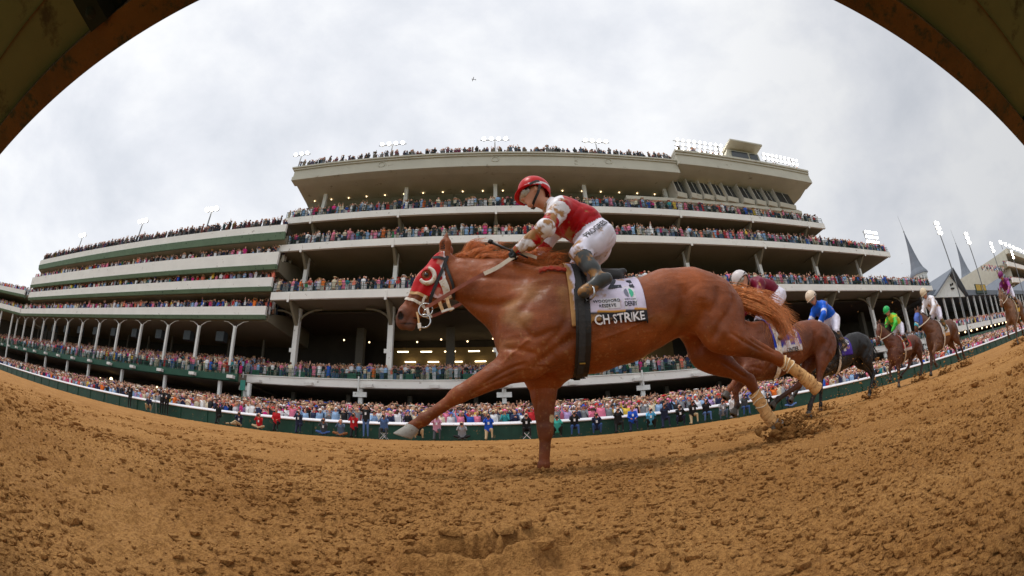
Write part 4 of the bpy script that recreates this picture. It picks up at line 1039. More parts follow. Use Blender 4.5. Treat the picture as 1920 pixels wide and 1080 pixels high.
        a(hk, hk + (fe - hk) * .12, .056, .050, k=.02, sy=.85)
        a(hk + dn * .035, hk - (hk - st) * .30, .026, .018, k=.025)               # point of hock and tendon
        a(hk, fe, .042, .037, k=.02); a(fe, ho, .046, .042, k=.025)
    return P, H
GROOVES = [  # (polyline in x, z; width; depth), pressed into both flanks
    ([(.27, 1.34), (.25, 1.28), (.12, 1.13), (.02, .97)], .050, .014), ([(.42, 1.20), (.40, 1.02), (.31, .90), (.20, .80)], .036, .018), ([(.07, 1.05), (.17, .91), (.34, .97)], .028, .016),
    ([(.16, .70), (.27, .79), (.39, .87), (.47, .90)], .036, .026), ([(-.04, .86), (.08, .83), (.20, .79)], .022, .014), ([(.14, .745), (-.01, .70), (-.22, .58)], .014, .010),
    ([(.10, .70), (-.10, .62), (-.28, .54)], .012, .008), ([(-.40, 1.28), (-.30, 1.25), (-.07, 1.19), (.14, 1.22)], .040, .022), ([(-.30, 1.43), (-.03, 1.40), (.20, 1.37)], .035, .012),
    ([(1.06, .84), (1.23, .95), (1.31, 1.15), (1.30, 1.28)], .055, .030), ([(1.27, .83), (1.42, .98), (1.46, 1.15)], .040, .022), ([(1.76, 1.20), (1.72, 1.09), (1.56, .93), (1.46, .78)], .035, .020),
    ([(1.60, 1.25), (1.58, 1.14), (1.49, 1.02)], .035, .016), ([(1.62, .88), (1.78, .80), (1.97, .71)], .018, .012), ([(1.80, .84), (1.95, .76), (2.10, .69)], .014, .010),
    ([(.14, .12), (.215, .62)], .012, .006), ([(.29, .34), (.275, .62), (.33, .70)], .012, .007), ([(1.66, .74), (1.84, .64), (1.98, .55)], .016, .012),
    ([(.60, .88), (.84, .95), (1.07, 1.05)], .012, -.006), ([(.20, .93), (.12, .88), (.02, .80), (-.05, .73)], .013, -.006), ([(.36, .86), (.30, .80)], .06, -.008),
    ([(1.52, .98), (1.62, .86), (1.75, .80)], .045, -.012), ([(1.40, 1.25), (1.50, 1.08)], .07, -.014), ([(-.50, 1.40), (-.48, 1.34), (-.50, 1.27)], .03, .006), ([(-.72, 1.26), (-.66, 1.24), (-.60, 1.30)], .012, -.004),
    ([(.62, 1.00), (.62, .80)], .03, .004), ([(.74, 1.06), (.75, .84)], .022, .004), ([(.86, 1.10), (.87, .88)], .022, .004), ([(.98, 1.14), (1.0, .94)], .022, .004)]
def sculpt(V, Q, lines=GROOVES):
    n = np.zeros_like(V); a = np.cross(V[Q[:, 2]] - V[Q[:, 0]], V[Q[:, 3]] - V[Q[:, 1]])
    for k in range(4):
        for d in range(3): n[:, d] += np.bincount(Q[:, k], a[:, d], len(V))
    n /= np.linalg.norm(n, axis=1)[:, None] + 1e-12
    P = V[:, [0, 2]]; D = np.zeros(len(V))
    for pts, w, dep in lines:
        sp = spline([(a_, 0, b_) for a_, b_ in pts], 22)[:, [0, 2]]; d2 = np.full(len(V), 9.); tt = np.zeros(len(V))
        m = (P[:, 0] > sp[:, 0].min() - 3 * w) & (P[:, 0] < sp[:, 0].max() + 3 * w) & (P[:, 1] > sp[:, 1].min() - 3 * w) & (P[:, 1] < sp[:, 1].max() + 3 * w)
        q = P[m]; best = np.full(len(q), 9.); bt = np.zeros(len(q))
        for i in range(len(sp) - 1):
            e = sp[i + 1] - sp[i]; t = np.clip(((q - sp[i]) @ e) / (e @ e + 1e-12), 0, 1); d = np.linalg.norm(q - sp[i] - t[:, None] * e, axis=1)
            bt = np.where(d < best, (i + t) / (len(sp) - 1), bt); best = np.minimum(best, d)
        D[m] += .95 * dep * np.exp(-(best / (w * .85)) ** 2) * np.clip(4 * bt, 0, 1) * np.clip(4 * (1 - bt), 0, 1)
    D += .0016 * (vnoise3(V * (24, 24, 24) + 5) - .5) * 2 + .0050 * (vnoise3(V * (5, 5, 8) + 15) - .5) * 2 + .0024 * np.abs(vnoise3(V * (9, 9, 22) + 25) - .5) * 2
    return V - n * (D * np.clip(np.abs(n[:, 1]) * 1.6 - .35, 0, 1))[:, None]
def coat(V, base, legs, seed=0, dust=None, mane=None, spots=()):
    n1 = vnoise3(V * 2.1 + 11 + seed)[:, None]; n2 = vnoise3(V * 9 + 3 + seed)[:, None]; n3 = vnoise3(V * (30, 30, 8) + seed)[:, None]
    c = np.array(base) * (.78 + .36 * n1 + .12 * n2 + .06 * n3)
    if legs is not None:
        w = np.clip((.62 - V[:, 2]) / .25, 0, 1)[:, None]; c = c * (1 - w) + np.array(legs) * w * (.8 + .4 * n2)
    if dust is not None:
        for (x, z, rx, rz, amt) in dust:
            q = ((V[:, 0] - x) / rx) ** 2 + ((V[:, 2] - z) / rz) ** 2
            streak = vnoise3(V * (7, 7, 16) + 40)
            w = np.clip((np.exp(-q) * 1.5 * (.2 + streak) - .42) * 1.6, 0, 1)[:, None] * amt
            c = c * (1 - w) + np.array(lin((150, 104, 56))) * w
    spk = np.clip((vnoise3(V * 55 + seed) * .7 + vnoise3(V * 110 + 3) * .3 + .10 * (V[:, 2] < .95) + .06 * (V[:, 0] < .6) - .84) * 14, 0, 1)[:, None] * .32
    c = c * (1 - spk) + np.array(lin((168, 122, 74))) * spk
    for (p, r, col, soft) in [q for q in spots if len(q) == 4]:
        w = np.clip((1.35 - np.linalg.norm((V - p) / r, axis=1)) / .5, 0, 1)[:, None] * soft; c = c * (1 - w) + np.array(col) * w
    for (p, r, col) in [q for q in spots if len(q) == 3]:
        w = (np.linalg.norm((V - p) / r, axis=1) < 1)[:, None]; c = np.where(w, col, c)
    return c
def hair_strands(paths, r0, seed=0, segs=9):
    """tapered flat locks: paths = list of (N,3) control polylines"""
    V = []; F = []; b = 0
    for p in paths:
        p = np.asarray(p, float); t = np.linspace(0, len(p) - 1, segs); i = np.minimum(t.astype(int), len(p) - 2); f = (t - i)[:, None]
        c = p[i] * (1 - f) + p[i + 1] * f
        for it in range(2): c[1:-1] = (c[:-2] + c[1:-1] * 2 + c[2:]) / 4
        d = np.gradient(c, axis=0); d /= np.linalg.norm(d, axis=1)[:, None] + 1e-9
        u = np.cross(d, (.1, 1, .15)); u /= np.linalg.norm(u, axis=1)[:, None] + 1e-9; w = np.cross(d, u)
        r = r0 * (1 - np.linspace(0, 1, segs) ** 1.6 * .92)[:, None]
        ring = np.stack([c + u * r, c + w * r * .5, c - u * r, c - w * r * .5], 1)
        V.append(ring.reshape(-1, 3))
        for k in range(segs - 1):
            for j in range(4): F.append((b + k * 4 + j, b + k * 4 + (j + 1) % 4, b + k * 4 + 4 + (j + 1) % 4, b + k * 4 + 4 + j))
        b += segs * 4
    return np.concatenate(V), np.array(F)
def hoof(parent, fe, ho, m, name='hoof', s=1., flat=None, toe=.012):
    """hoof as a slanting cut cone in front of the pastern end"""
    fe, ho = np.array(fe, float), np.array(ho, float); d = (ho - fe) / np.linalg.norm(ho - fe) if flat is None else np.array(flat, float)
    u = np.cross(d, (0, 1, 0)); u /= np.linalg.norm(u); w = np.array([0, 1., 0])
    n = 14; V = []; F = []
    for k, (r, off, sh) in enumerate(((.036, -.012, 0), (.046, .012, .0), (.058, .072, toe), (.056, .080, toe), (.03, .080, toe))):
        for i in range(n):
            a = 2 * math.pi * i / n
            V.append(ho + d * off * s + u * (r * math.cos(a) * 1.12 + sh) * s + w * r * math.sin(a) * s)
    for k in range(4):
        for i in range(n): F.append((k * n + i, k * n + (i + 1) % n, (k + 1) * n + (i + 1) % n, (k + 1) * n + i))
    F.append(tuple(range(4 * n + n - 1, 4 * n - 1, -1)))
    return mesh_np(name, V, F, m, parent, True)
def strap(parent, name, pts, w, th, m, nrm=None, label=None):
    """flat band along pts; nrm: outward normals (default toward the near side)"""
    pts = [np.array(p, float) for p in pts]; V = []; F = []
    for i, p in enumerate(pts):
        d = pts[min(i + 1, len(pts) - 1)] - pts[max(i - 1, 0)]; d /= np.linalg.norm(d)
        nn = np.array(nrm[i] if nrm is not None else (0, -1, 0), float); nn = nn - d * (nn @ d); nn /= np.linalg.norm(nn) + 1e-9
        s = np.cross(d, nn); ww = w[i] if isinstance(w, (list, tuple)) else w
        V += [p - s * ww / 2, p + s * ww / 2, p + s * ww / 2 + nn * th, p - s * ww / 2 + nn * th]
    for i in range(len(pts) - 1):
        for j in range(4): F.append((i * 4 + j, i * 4 + (j + 1) % 4, i * 4 + 4 + (j + 1) % 4, i * 4 + 4 + j))
    F += [(3, 2, 1, 0), tuple(len(V) - 4 + j for j in range(4))]
    o = mesh_np(name, V, F, m, parent, False)
    if label: o['label'] = label
    return o
class Skin:
    def __init__(s, V, Q):
        s.b = BVHTree.FromPolygons([tuple(v) for v in V.tolist()], Q.tolist())
    def side(s, x, z, off=.008, y0=-1.2):       # surface point seen from the near side (or far side if y0 > 0)
        loc, n, i, d = s.b.ray_cast(Vector((x, y0, z)), Vector((0, 1 if y0 < 0 else -1, 0)))
        if loc is None: return None, None
        if n.dot(Vector((0, -1 if y0 < 0 else 1, 0))) < 0: n = -n
        return np.array(loc + n * off), np.array(n)
    def near(s, p, off=.008):
        loc, n, i, d = s.b.find_nearest(Vector(p)); v = Vector(p) - loc
        if v.dot(n) < 0: n = -n
        return np.array(loc + n * off), np.array(n)
    def wrap(s, pts, off=.008):
        A = [s.near(p, off) for p in pts]; return [a for a, _ in A], [b for _, b in A]
def spline(pts, n):
    p = np.asarray(pts, float); t = np.linspace(0, len(p) - 1, n); i = np.minimum(t.astype(int), len(p) - 2); f = (t - i)[:, None]
    g = lambda k: p[np.clip(i + k, 0, len(p) - 1)]
    return .5 * (2 * g(0) + (g(1) - g(-1)) * f + (2 * g(-1) - 5 * g(0) + 4 * g(1) - g(2)) * f ** 2 + (-g(-1) + 3 * g(0) - 3 * g(1) + g(2)) * f ** 3)
def saddle_cloth(sk, parent, x0, x1, zb, m, name='saddle_cloth', off=.012, nx=26, na=44, colors=None, zax=1.08, slope=0.):
    """cloth draped over the back, both sides; x0/x1 may lean"""
    V = []; ok = True
    ang = np.linspace(-1, 1, na)
    for i in range(nx):
        u = i / (nx - 1)
        for j in range(na):
            s_ = ang[j]; th = s_ * R_(126)
            x = x0 + (x1 - x0) * u + slope * abs(s_)
            d = Vector((0, math.sin(th), math.cos(th))); o_ = Vector((x, 0, zax))
            loc, n, k, ds = sk.b.ray_cast(o_, d)
            if loc is None: loc = o_ + d * .3
            p = np.array(loc) + np.array(d) * (off + .004 * math.sin(14 * u + 5 * s_) * abs(s_))
            V.append(p)
    V = np.array(V); idx = np.arange(nx * na).reshape(nx, na)
    # cut at the lower hem on each side
    F = []
    for i in range(nx - 1):
        for j in range(na - 1):
            q = [idx[i, j], idx[i, j + 1], idx[i + 1, j + 1], idx[i + 1, j]]
            if V[q, 2].mean() > zb(V[q, 0].mean()) - .0: F.append(q)
    # thickness
    n0 = len(V); V2 = V + (V - np.stack([V[:, 0], np.zeros(n0), np.full(n0, zax)], 1)) * -.012
    o = mesh_np(name, V, np.array(F), m, parent, True, None, colors(V) if colors else None)
    md = o.modifiers.new('thick', 'SOLIDIFY'); md.thickness = .005; md.offset = -1
    return o
FCACHE = {}
def text_mesh(txt, size, bold=False, spacing=1., sx=1.):
    cu = bpy.data.curves.new('t', 'FONT'); cu.body = txt; cu.size = size; cu.align_x = 'CENTER'; cu.align_y = 'CENTER'; cu.space_character = spacing; cu.resolution_u = 3
    if bold: cu.offset = size * .02
    o = bpy.data.objects.new('t', cu); COL.objects.link(o); bpy.context.view_layer.update()
    me = bpy.data.meshes.new_from_object(o.evaluated_get(bpy.context.evaluated_depsgraph_get())); bpy.data.objects.remove(o)
    bm = bmesh.new(); bm.from_mesh(me); bmesh.ops.triangulate(bm, faces=bm.faces)
    for _ in range(1): bmesh.ops.subdivide_edges(bm, edges=[e for e in bm.edges if e.calc_length() > size * .3], cuts=1, use_grid_fill=True)
    bmesh.ops.triangulate(bm, faces=bm.faces)
    V = np.array([v.co[:] for v in bm.verts]); F = [[v.index for v in f.verts] for f in bm.faces]; bm.free(); V[:, 0] *= sx
    return V, F
def decal(sk, parent, name, V2, F, cx, cz, m, rot=0., off=.022, y0=-1.2, fl=1):
    """flat outline (x, y) laid on the near side at (cx, cz)"""
    c, s = math.cos(rot), math.sin(rot); W = []; last = None
    for x, y, *_ in V2:
        X_, Z_ = cx + fl * (c * x - s * y), cz + s * x + c * y
        p, n = sk.side(X_, Z_, off, y0)
        if p is None: p = last if last is not None else np.array([X_, -.3, Z_])
        last = p; W.append(p)
    return mesh_np(name, W, F, m, parent, False)
def patch_outline(w, h, r=.3, n=5, nx=8):
    xs = np.linspace(-w / 2, w / 2, nx); ys = np.linspace(-h / 2, h / 2, nx)
    V = [(x, y) for y in ys for x in xs]; F = [(j * nx + i, j * nx + i + 1, (j + 1) * nx + i + 1, (j + 1) * nx + i) for j in range(nx - 1) for i in range(nx - 1)]
    return V, F
def disc_outline(r, sx=1., n=20, a0=0, a1=2 * math.pi):
    V = [(0, 0)] + [(r * sx * math.cos(a), r * math.sin(a)) for a in np.linspace(a0, a1, n)]
    return V, [(0, i, i + 1) for i in range(1, n)]

POSE_MAIN = dict(neck=[(.02, 1.315, .262), (-.12, 1.385, .222), (-.30, 1.465, .155)], head=[(-.445, 1.615), (-.775, 1.135)], ear=(.015, .195),
    fore_l=[(.10, -.15, .775), (-.345, -.16, .548), (-.572, -.16, .386), (-.655, -.16, .335)], fore_l_flat=(-.27, 0, -.96),
    fore_r=[(.25, .12, .74), (.252, .12, .305), (.228, .12, .055), (.200, .12, -.03)],
    hind_l=[(1.60, -.14, .90), (2.13, -.14, .665), (2.43, -.14, .455), (2.485, -.14, .40)],
    hind_r=[(1.60, .14, .82), (2.00, .14, .555), (2.145, .14, .235), (2.20, .14, .17)])
mHo = mat('hoof_horn', lin((150, 146, 138)), .45, .15, 30, dirt=(lin((110, 84, 56)), .3, 30), bump=.1, bscale=90)
mHoD = mat('hoof_dark', lin((70, 62, 54)), .5, .15, 30)
mBand = mat('tape_tan', lin((214, 166, 108)), .8, .14, 25, bump=.3, bscale=60, dirt=(lin((150, 104, 62)), .3, 20))
mBandW = mat('tape_white', lin((226, 206, 176)), .8, .1, 25)
def coat_mat(name):
    """short haired coat: satin, streaked along the hair, with a fine grain bump"""
    if name in MATS: return MATS[name]
    m = mat(name, (1, 1, 1), .50, .30, 4, attr='col', spec=.30); t = m.node_tree; b = t.nodes['Principled BSDF']
    co = t.nodes.new('ShaderNodeTexCoord'); mp_ = t.nodes.new('ShaderNodeMapping'); mp_.inputs['Scale'].default_value = (60, 60, 190); mp_.inputs['Rotation'].default_value = (0, .5, 0)
    nz = t.nodes.new('ShaderNodeTexNoise'); nz.inputs['Scale'].default_value = 1; nz.inputs['Detail'].default_value = 4; nz.inputs['Roughness'].default_value = .7
    t.links.new(co.outputs['Object'], mp_.inputs[0]); t.links.new(mp_.outputs[0], nz.inputs[0])
    n2 = t.nodes.new('ShaderNodeTexNoise'); n2.inputs['Scale'].default_value = 22; n2.inputs['Detail'].default_value = 5; t.links.new(co.outputs['Object'], n2.inputs[0])
    r = t.nodes.new('ShaderNodeMapRange'); r.inputs[1].default_value = .3; r.inputs[2].default_value = .7; r.inputs[3].default_value = .36; r.inputs[4].default_value = .64
    t.links.new(n2.outputs[0], r.inputs[0]); t.links.new(r.outputs[0], b.inputs['Roughness'])
    bp = t.nodes.new('ShaderNodeBump'); bp.inputs['Strength'].default_value = .35; bp.inputs['Distance'].default_value = .004; t.links.new(nz.outputs[0], bp.inputs['Height'])
    b2 = t.nodes.new('ShaderNodeBump'); b2.inputs['Strength'].default_value = .25; b2.inputs['Distance'].default_value = .012; t.links.new(n2.outputs[0], b2.inputs['Height']); t.links.new(bp.outputs[0], b2.inputs['Normal'])
    t.links.new(b2.outputs[0], b.inputs['Normal'])
    src = b.inputs['Base Color'].links[0].from_socket
    mx = t.nodes.new('ShaderNodeMix'); mx.data_type = 'RGBA'; mx.blend_type = 'MULTIPLY'; mx.inputs[0].default_value = 1
    r3 = t.nodes.new('ShaderNodeMapRange'); r3.inputs[1].default_value = .3; r3.inputs[2].default_value = .7; r3.inputs[3].default_value = .80; r3.inputs[4].default_value = 1.2
    t.links.new(nz.outputs[0], r3.inputs[0]); t.links.new(src, mx.inputs[6]); t.links.new(r3.outputs[0], mx.inputs[7]); t.links.new(mx.outputs[2], b.inputs['Base Color'])
    return m
def build_horse(name, label, pose, base, legs, res, at, dust=None, seed=0, spots=(), hoofm=None, mane_col=None, tail=None, mane=None, s=1., group=None, rz=0):
    root = empty(name, at, rz, label=label, cat='horse', group=group); root.scale = (s, s, s)
    P, H = horse_prims(pose); V, Q, z = sdf_mesh(P, res, 2)
    V = sculpt(V, Q)
    c = coat(V, base, legs, seed, dust, spots=spots)
    body = mesh_np('body', V, Q, [coat_mat('coat_' + name), coat_mat('coat_' + name), mat('nostril_dark', (.012, .006, .004), .6)], root, True, z, c)
    sk = Skin(V, Q)
    for y in (-1, 1):
        p, n = sk.side(*H(.35, .044)[[0, 2]], -.004, y * 1.2)
        if p is not None:
            mb = MB(); mb.ball(tuple(p), .020, 12); mb.build('eye', mat('eye_dark', (.01, .006, .004), .08, spec=.9), root, True)
    for k in ('fore_l', 'fore_r', 'hind_l', 'hind_r'):
        f, h_ = np.array(pose[k][2], float), np.array(pose[k][3], float)
        if k + '_flat' in pose: hoof(root, f, h_, hoofm or mHo, flat=pose[k + '_flat'], toe=-.042, s=1.05)
        else: hoof(root, f, h_, (mBand if name == 'chestnut_horse' and k == 'hind_l' else hoofm) or mHo)
    mc = mane_col or base
    mm = mat('hair_' + name, mc, .5, .35, 40)
    r = np.random.default_rng(seed + 5)
    if tail is not None:
        tp = spline(tail, 14); paths = []; big = res < .012
        for q in range(34 if big else 12):
            c0, c1, c2 = r.normal(0, 1, 3) * (.012, .016, .016), r.normal(0, 1, 3) * (.03, .03, .030), r.normal(0, 1, 3) * (.07, .045, .060) * (1 + (r.random() < .15) * .8); LL = r.uniform(.72, 1.0)
            for i in range(36 if big else 7):
                k = int(np.clip(14 * LL * r.uniform(.9, 1.04), 7, 14)); tt = np.linspace(0, 1, k)[:, None]
                wv = np.stack([np.zeros(k), np.sin(tt[:, 0] * 7 + q), np.cos(tt[:, 0] * 6 + q * 2)], 1) * .006
                paths.append(tp[:k] + (c0 + r.normal(0, .008, 3)) * (1 - tt) + (c1 + r.normal(0, .022, 3)) * np.sin(tt * math.pi) + (c2 + r.normal(0, .024, 3)) * tt ** 2 + wv)
        Vt, Ft = hair_strands(paths, .0030 if res < .012 else .013, segs=12)
        mesh_np('tail', Vt, Ft, mat('tail_' + name, tuple(np.array(mc) * (.95, 1.15, 1.6)) if name == 'chestnut_horse' else mc, .5, .4, 30), root, True)
    if mane is not None:
        paths = []
        cr = spline(mane['crest'], 80); big = res < .012; ncl = 74 if big else 16
        for q in range(ncl):
            u = (q + r.random()) / ncl; p0 = cr[int(u * 79)]
            tuft = .25 + 1.5 * r.random() ** 1.6
            hgt = np.interp(u, mane['u'], mane['h']) * tuft; back = np.interp(u, mane['u'], mane['b']) * r.uniform(.7, 1.25); yl = r.normal(0, .03); curl = r.uniform(-.02, .035)
            tip = p0 + (back, yl * 1.5, hgt * r.uniform(.55, 1.05) - curl); mid = p0 + (back * .38, yl, hgt * 1.02 + .012)
            for i in range(40 if big else 7):
                b0 = p0 + r.normal(0, 1, 3) * (.020, .016, .005) - (0, 0, .008); L_ = r.uniform(.65, 1.08)
                paths.append([b0, b0 * .6 + (b0 + (mid - p0)) * .4 + (0, 0, .006), b0 + (mid - p0) + r.normal(0, .010, 3), p0 * (1 - L_) + tip * L_ + r.normal(0, .020, 3)])
        Vt, Ft = hair_strands(paths, mane.get('r', .008), segs=9)
        mesh_np('mane', Vt, Ft, mm, root, True)
    return root, sk, H, V, Q

HY = 2.97
HG = float(bank(np.array([HY]))[0])
CH = lin((172, 84, 36))
H1, SK1, HF, HV, HQ = build_horse('chestnut_horse', 'chestnut racehorse galloping past in a red blinker hood, nearest and largest of the horses', POSE_MAIN, (.218, .051, .0088), (.175, .042, .0095), .0070, (0, HY, HG),
    dust=[(.22, 1.24, .22, .13, .62), (.06, 1.08, .13, .15, .66), (.40, 1.16, .10, .18, .45), (-.02, .90, .10, .10, .3), (1.12, 1.02, .35, .05, .2), (-.76, 1.06, .06, .05, .4)], seed=1, spots=[((.300, .12, .395), (.020, .3, .030), lin((222, 196, 150))), ((-.80, 0, 1.10), (.10, .4, .12), lin((92, 58, 46)), .75), ((-.70, 0, 1.06), (.08, .4, .05), lin((104, 74, 62)), .7),
        ((-.787, 0, 1.160), (.022, .4, .026), (.010, .004, .003), 1), ((-.735, 0, 1.105), (.050, .4, .006), (.020, .008, .006), .9), ((-.665, 0, 1.150), (.030, .4, .007), (.020, .008, .006), .9)],
    tail=[(1.76, 0, 1.29), (1.90, 0, 1.26), (2.12, -.02, 1.19), (2.30, -.03, 1.09), (2.41, -.03, .95), (2.42, -.02, .78)], mane_col=(.66, .20, .045),
    mane=dict(crest=[(-.40, 0, 1.62), (-.20, 0, 1.60), (.0, 0, 1.58), (.2, 0, 1.55), (.42, 0, 1.50)], u=[0, .12, .25, .4, .55, .7, 1], h=[.04, .13, .10, .05, .03, .11, .05], b=[.14, .20, .26, .22, .18, .20, .14], n=900, r=.0024))
# ------------------------------------------------------------------ tack of the chestnut
def shell(V, Q, keep, off, name, mats, parent, colors=None, thick=0):
    """a cloth layer over part of a surface, standing off along the normals"""
    n = np.zeros_like(V); a = np.cross(V[Q[:, 2]] - V[Q[:, 0]], V[Q[:, 3]] - V[Q[:, 1]])
    for k in range(4):
        for d in range(3): n[:, d] += np.bincount(Q[:, k], a[:, d], len(V))
    n /= np.linalg.norm(n, axis=1)[:, None] + 1e-12
    q = Q[keep]; u, inv = np.unique(q, return_inverse=True); W = V[u] + n[u] * off
    o = mesh_np(name, W, inv.reshape(-1, 4), mats, parent, True, None, colors(W) if colors else None)
    if thick: md = o.modifiers.new('t', 'SOLIDIFY'); md.thickness = thick; md.offset = -1
    return o
RED = lin((190, 8, 16)); WHT = lin((232, 228, 234)); MUD = lin((178, 132, 80))
def cloth_mat(name, rough=.6): return mat(name, (1, 1, 1), rough, .07, 12, attr='col', bump=.25, bscale=14, spec=.22)
def mud_on(c, V, f, th, sc=9., mud=MUD, seed=0):
    w = np.clip((vnoise3(V * sc + 30 + seed) * .6 + vnoise3(V * sc * 2.7 + 8) * .25 + vnoise3(V * sc * 7 + 2) * .15 + f - th) * 9, 0, 1)[:, None]
    return c * (1 - w) + np.array(mud) * w * (.85 + .3 * vnoise3(V * 40 + 1)[:, None])
FC = HV[HQ].mean(1)
def inpoly(x, z, poly):
    r = np.zeros(len(x), bool); n = len(poly)
    for i in range(n):
        (x0, z0), (x1, z1) = poly[i], poly[(i + 1) % n]
        c = ((z0 > z) != (z1 > z)) & (x < (x1 - x0) * (z - z0) / (z1 - z0 + 1e-12) + x0); r ^= c
    return r
hood_poly = [(-.470, 1.700), (-.455, 1.60), (-.47, 1.55), (-.452, 1.47), (-.44, 1.29), (-.50, 1.29), (-.60, 1.315), (-.72, 1.365), (-.80, 1.40), (-.74, 1.55), (-.60, 1.72), (-.52, 1.74)]
hm = inpoly(FC[:, 0], FC[:, 2], hood_poly) & (FC[:, 2] < 1.665)
eyec = HF(.35, .044)
hm &= np.hypot(FC[:, 0] - eyec[0], FC[:, 2] - eyec[2]) > .034
def hood_col(W):
    c = np.tile(RED, (len(W), 1)); b = W[:, 0] > np.interp(W[:, 2], [1.28, 1.44, 1.50, 1.56, 1.62], [-.462, -.472, -.485, -.492, -.476])
    c = np.where(b[:, None], WHT, c); b2 = (W[:, 2] < 1.345 + (W[:, 0] + .6) * -.15) & (W[:, 0] > -.56); c = np.where(b2[:, None], np.array(lin((226, 190, 190))), c)
    f = np.clip((-.62 - W[:, 0]) * 3, 0, .25)
    return mud_on(c, W, f, .66, 12, lin((196, 120, 100)))
hood = shell(HV, HQ, hm, .006, 'blinker_hood', cloth_mat('hood_cloth', .5), H1, hood_col, .003)
mLea = mat('leather_brown', lin((70, 42, 34)), .5, .2, 20); mLeB = mat('leather_black', lin((34, 30, 30)), .45, .2, 20, dirt=(lin((110, 84, 60)), .15, 12))
mStW = mat('strap_white', lin((224, 214, 202)), .6, .1, 20, dirt=(lin((190, 150, 100)), .35, 25)); mStT = mat('strap_tan', lin((200, 158, 110)), .7, .15, 20); mMet = mat('bit_steel', lin((190, 190, 190)), .25, .05, metal=1)
# eye cup
for yy in (-1,):
    pc, pn = SK1.side(eyec[0] + .004, eyec[2] - .012, .012, yy * 1.2)
    u = np.cross(pn, (0, 0, 1.)); u /= np.linalg.norm(u); w = np.cross(u, pn)
    V = []; F = []; n = 28; w = w if w[2] > 0 else -w; ux = u if u[0] > 0 else -u
    for j in range(n + 1):
        a_ = -2.5 + 3.9 * j / n          # open toward the front
        wd = .022 + .012 * math.sin(math.pi * j / n)
        for (r_, o_) in ((.042, .000), (.042 + wd * .3, .016), (.042 + wd, .012), (.042 + wd * 1.05, -.006)):
            V.append(pc + ux * math.cos(a_) * r_ + w * math.sin(a_) * r_ * 1.1 + pn * o_)
    for j in range(n):
        for k in range(3): F.append((j * 4 + k, j * 4 + k + 1, j * 4 + 5 + k, j * 4 + 4 + k))
    cup = mesh_np('eye_cup', V, F, mStW, H1, True); md = cup.modifiers.new('t', 'SOLIDIFY'); md.thickness = .004
def side_strap(name, pts, w, m, th=.004, off=.012, n=14, y0=-1.2, parent=None, label=None):
    sp = spline([(x, 0, z) for x, z in pts], n); A = [SK1.side(p[0], p[2], off, y0) for p in sp]; A = [(p, q) for p, q in A if p is not None]
    return strap(parent or H1, name, [p for p, _ in A], w, th, m, [q for _, q in A], label)
side_strap('cheekpiece', [(-.440, 1.62), (-.473, 1.512), (-.524, 1.387), (-.559, 1.289), (-.572, 1.225)], .024, mLeB, off=.015)
side_strap('throat_latch', [(-.452, 1.56), (-.413, 1.458), (-.385, 1.381), (-.385, 1.30)], .022, mLeB, off=.012)
side_strap('browband', [(-.452, 1.595), (-.50, 1.612), (-.55, 1.62)], .022, mLeB, off=.014)
side_strap('noseband', [(-.722, 1.345), (-.647, 1.325), (-.585, 1.300)], .022, mStT, off=.012)
side_strap('figure_eight_noseband', [(-.756, 1.300), (-.676, 1.272), (-.628, 1.246), (-.595, 1.212)], .022, mStW, off=.012)
side_strap('noseband_link', [(-.600, 1.312), (-.628, 1.25)], .018, mStW, off=.017, n=6)
side_strap('cheek_pad', [(-.475, 1.43), (-.445, 1.37), (-.43, 1.30)], .055, mStW, off=.014)
mb = MB(); c0 = np.array([-.588, -.085, 1.185])
mb.tube([tuple(c0 + (.052 * math.cos(a), -.01, .052 * math.sin(a))) for a in np.linspace(0, 2 * math.pi, 21)], .0055, 6)
mb.tube([tuple(c0 + (-.005 + .045 * math.cos(a), -.012, -.085 + .050 * math.sin(a))) for a in np.linspace(-2.0, 2.2, 16)], .006, 6)
mb.tube([(-.588, -.10, 1.185), (-.62, -.02, 1.17), (-.588, .10, 1.185)], .008, 6)
mb.build('bit', mMet, H1, True)
strap(H1, 'lip_strap', [(-.655, -.085, 1.175), (-.640, -.092, 1.12), (-.632, -.095, 1.07), (-.622, -.095, 1.03)], .014, .004, mStT)
strap(H1, 'white_tab', [(-.632, -.098, 1.085), (-.625, -.100, 1.045)], .026, .004, mStW)
strap(H1, 'chin_strap', [(-.575, -.10, 1.20), (-.565, -.10, 1.155), (-.545, -.085, 1.13)], .020, .005, mStW)
for x in (-.49, -.43): strap(H1, 'cheek_tab', [(x, -.10, 1.27), (x + .012, -.115, 1.22), (x + .035, -.115, 1.165)], .024, .005, mStT)
strap(H1, 'cheek_tab', [(-.465, -.115, 1.160), (-.425, -.12, 1.172), (-.375, -.115, 1.185)], .016, .005, mStW)
# reins, both sides, from the bit to the hands
for y in (-1, 1):
    pts = [(-.585, y * .095, 1.20), (-.47, y * .125, 1.258), (-.31, y * .15, 1.345), (-.155, y * .155, 1.430), (-.06, y * .152, 1.474)]
    strap(H1, 'rein', [tuple(p) for p in spline(pts, 12)], .026, .006, mat('rein_brown', lin((150, 84, 66)), .6, .2, 20), nrm=[(0, y, -.2)] * 12)
    pts = [(-.155, y * .157, 1.428), (-.06, y * .154, 1.474), (.03, y * .148, 1.540), (.095, y * .13, 1.590)]
    strap(H1, 'rein_grip', [tuple(p) for p in spline(pts, 8)], .030, .009, mat('rein_grip_white', lin((228, 214, 196)), .7, .1, 20), nrm=[(0, y, -.2)] * 8, label='white rubber grip of the rein')
strap(H1, 'rein_end', [(.11, -.13, 1.60), (.17, -.11, 1.60), (.24, -.08, 1.585)], .028, .006, mat('rein_grip_white', None))
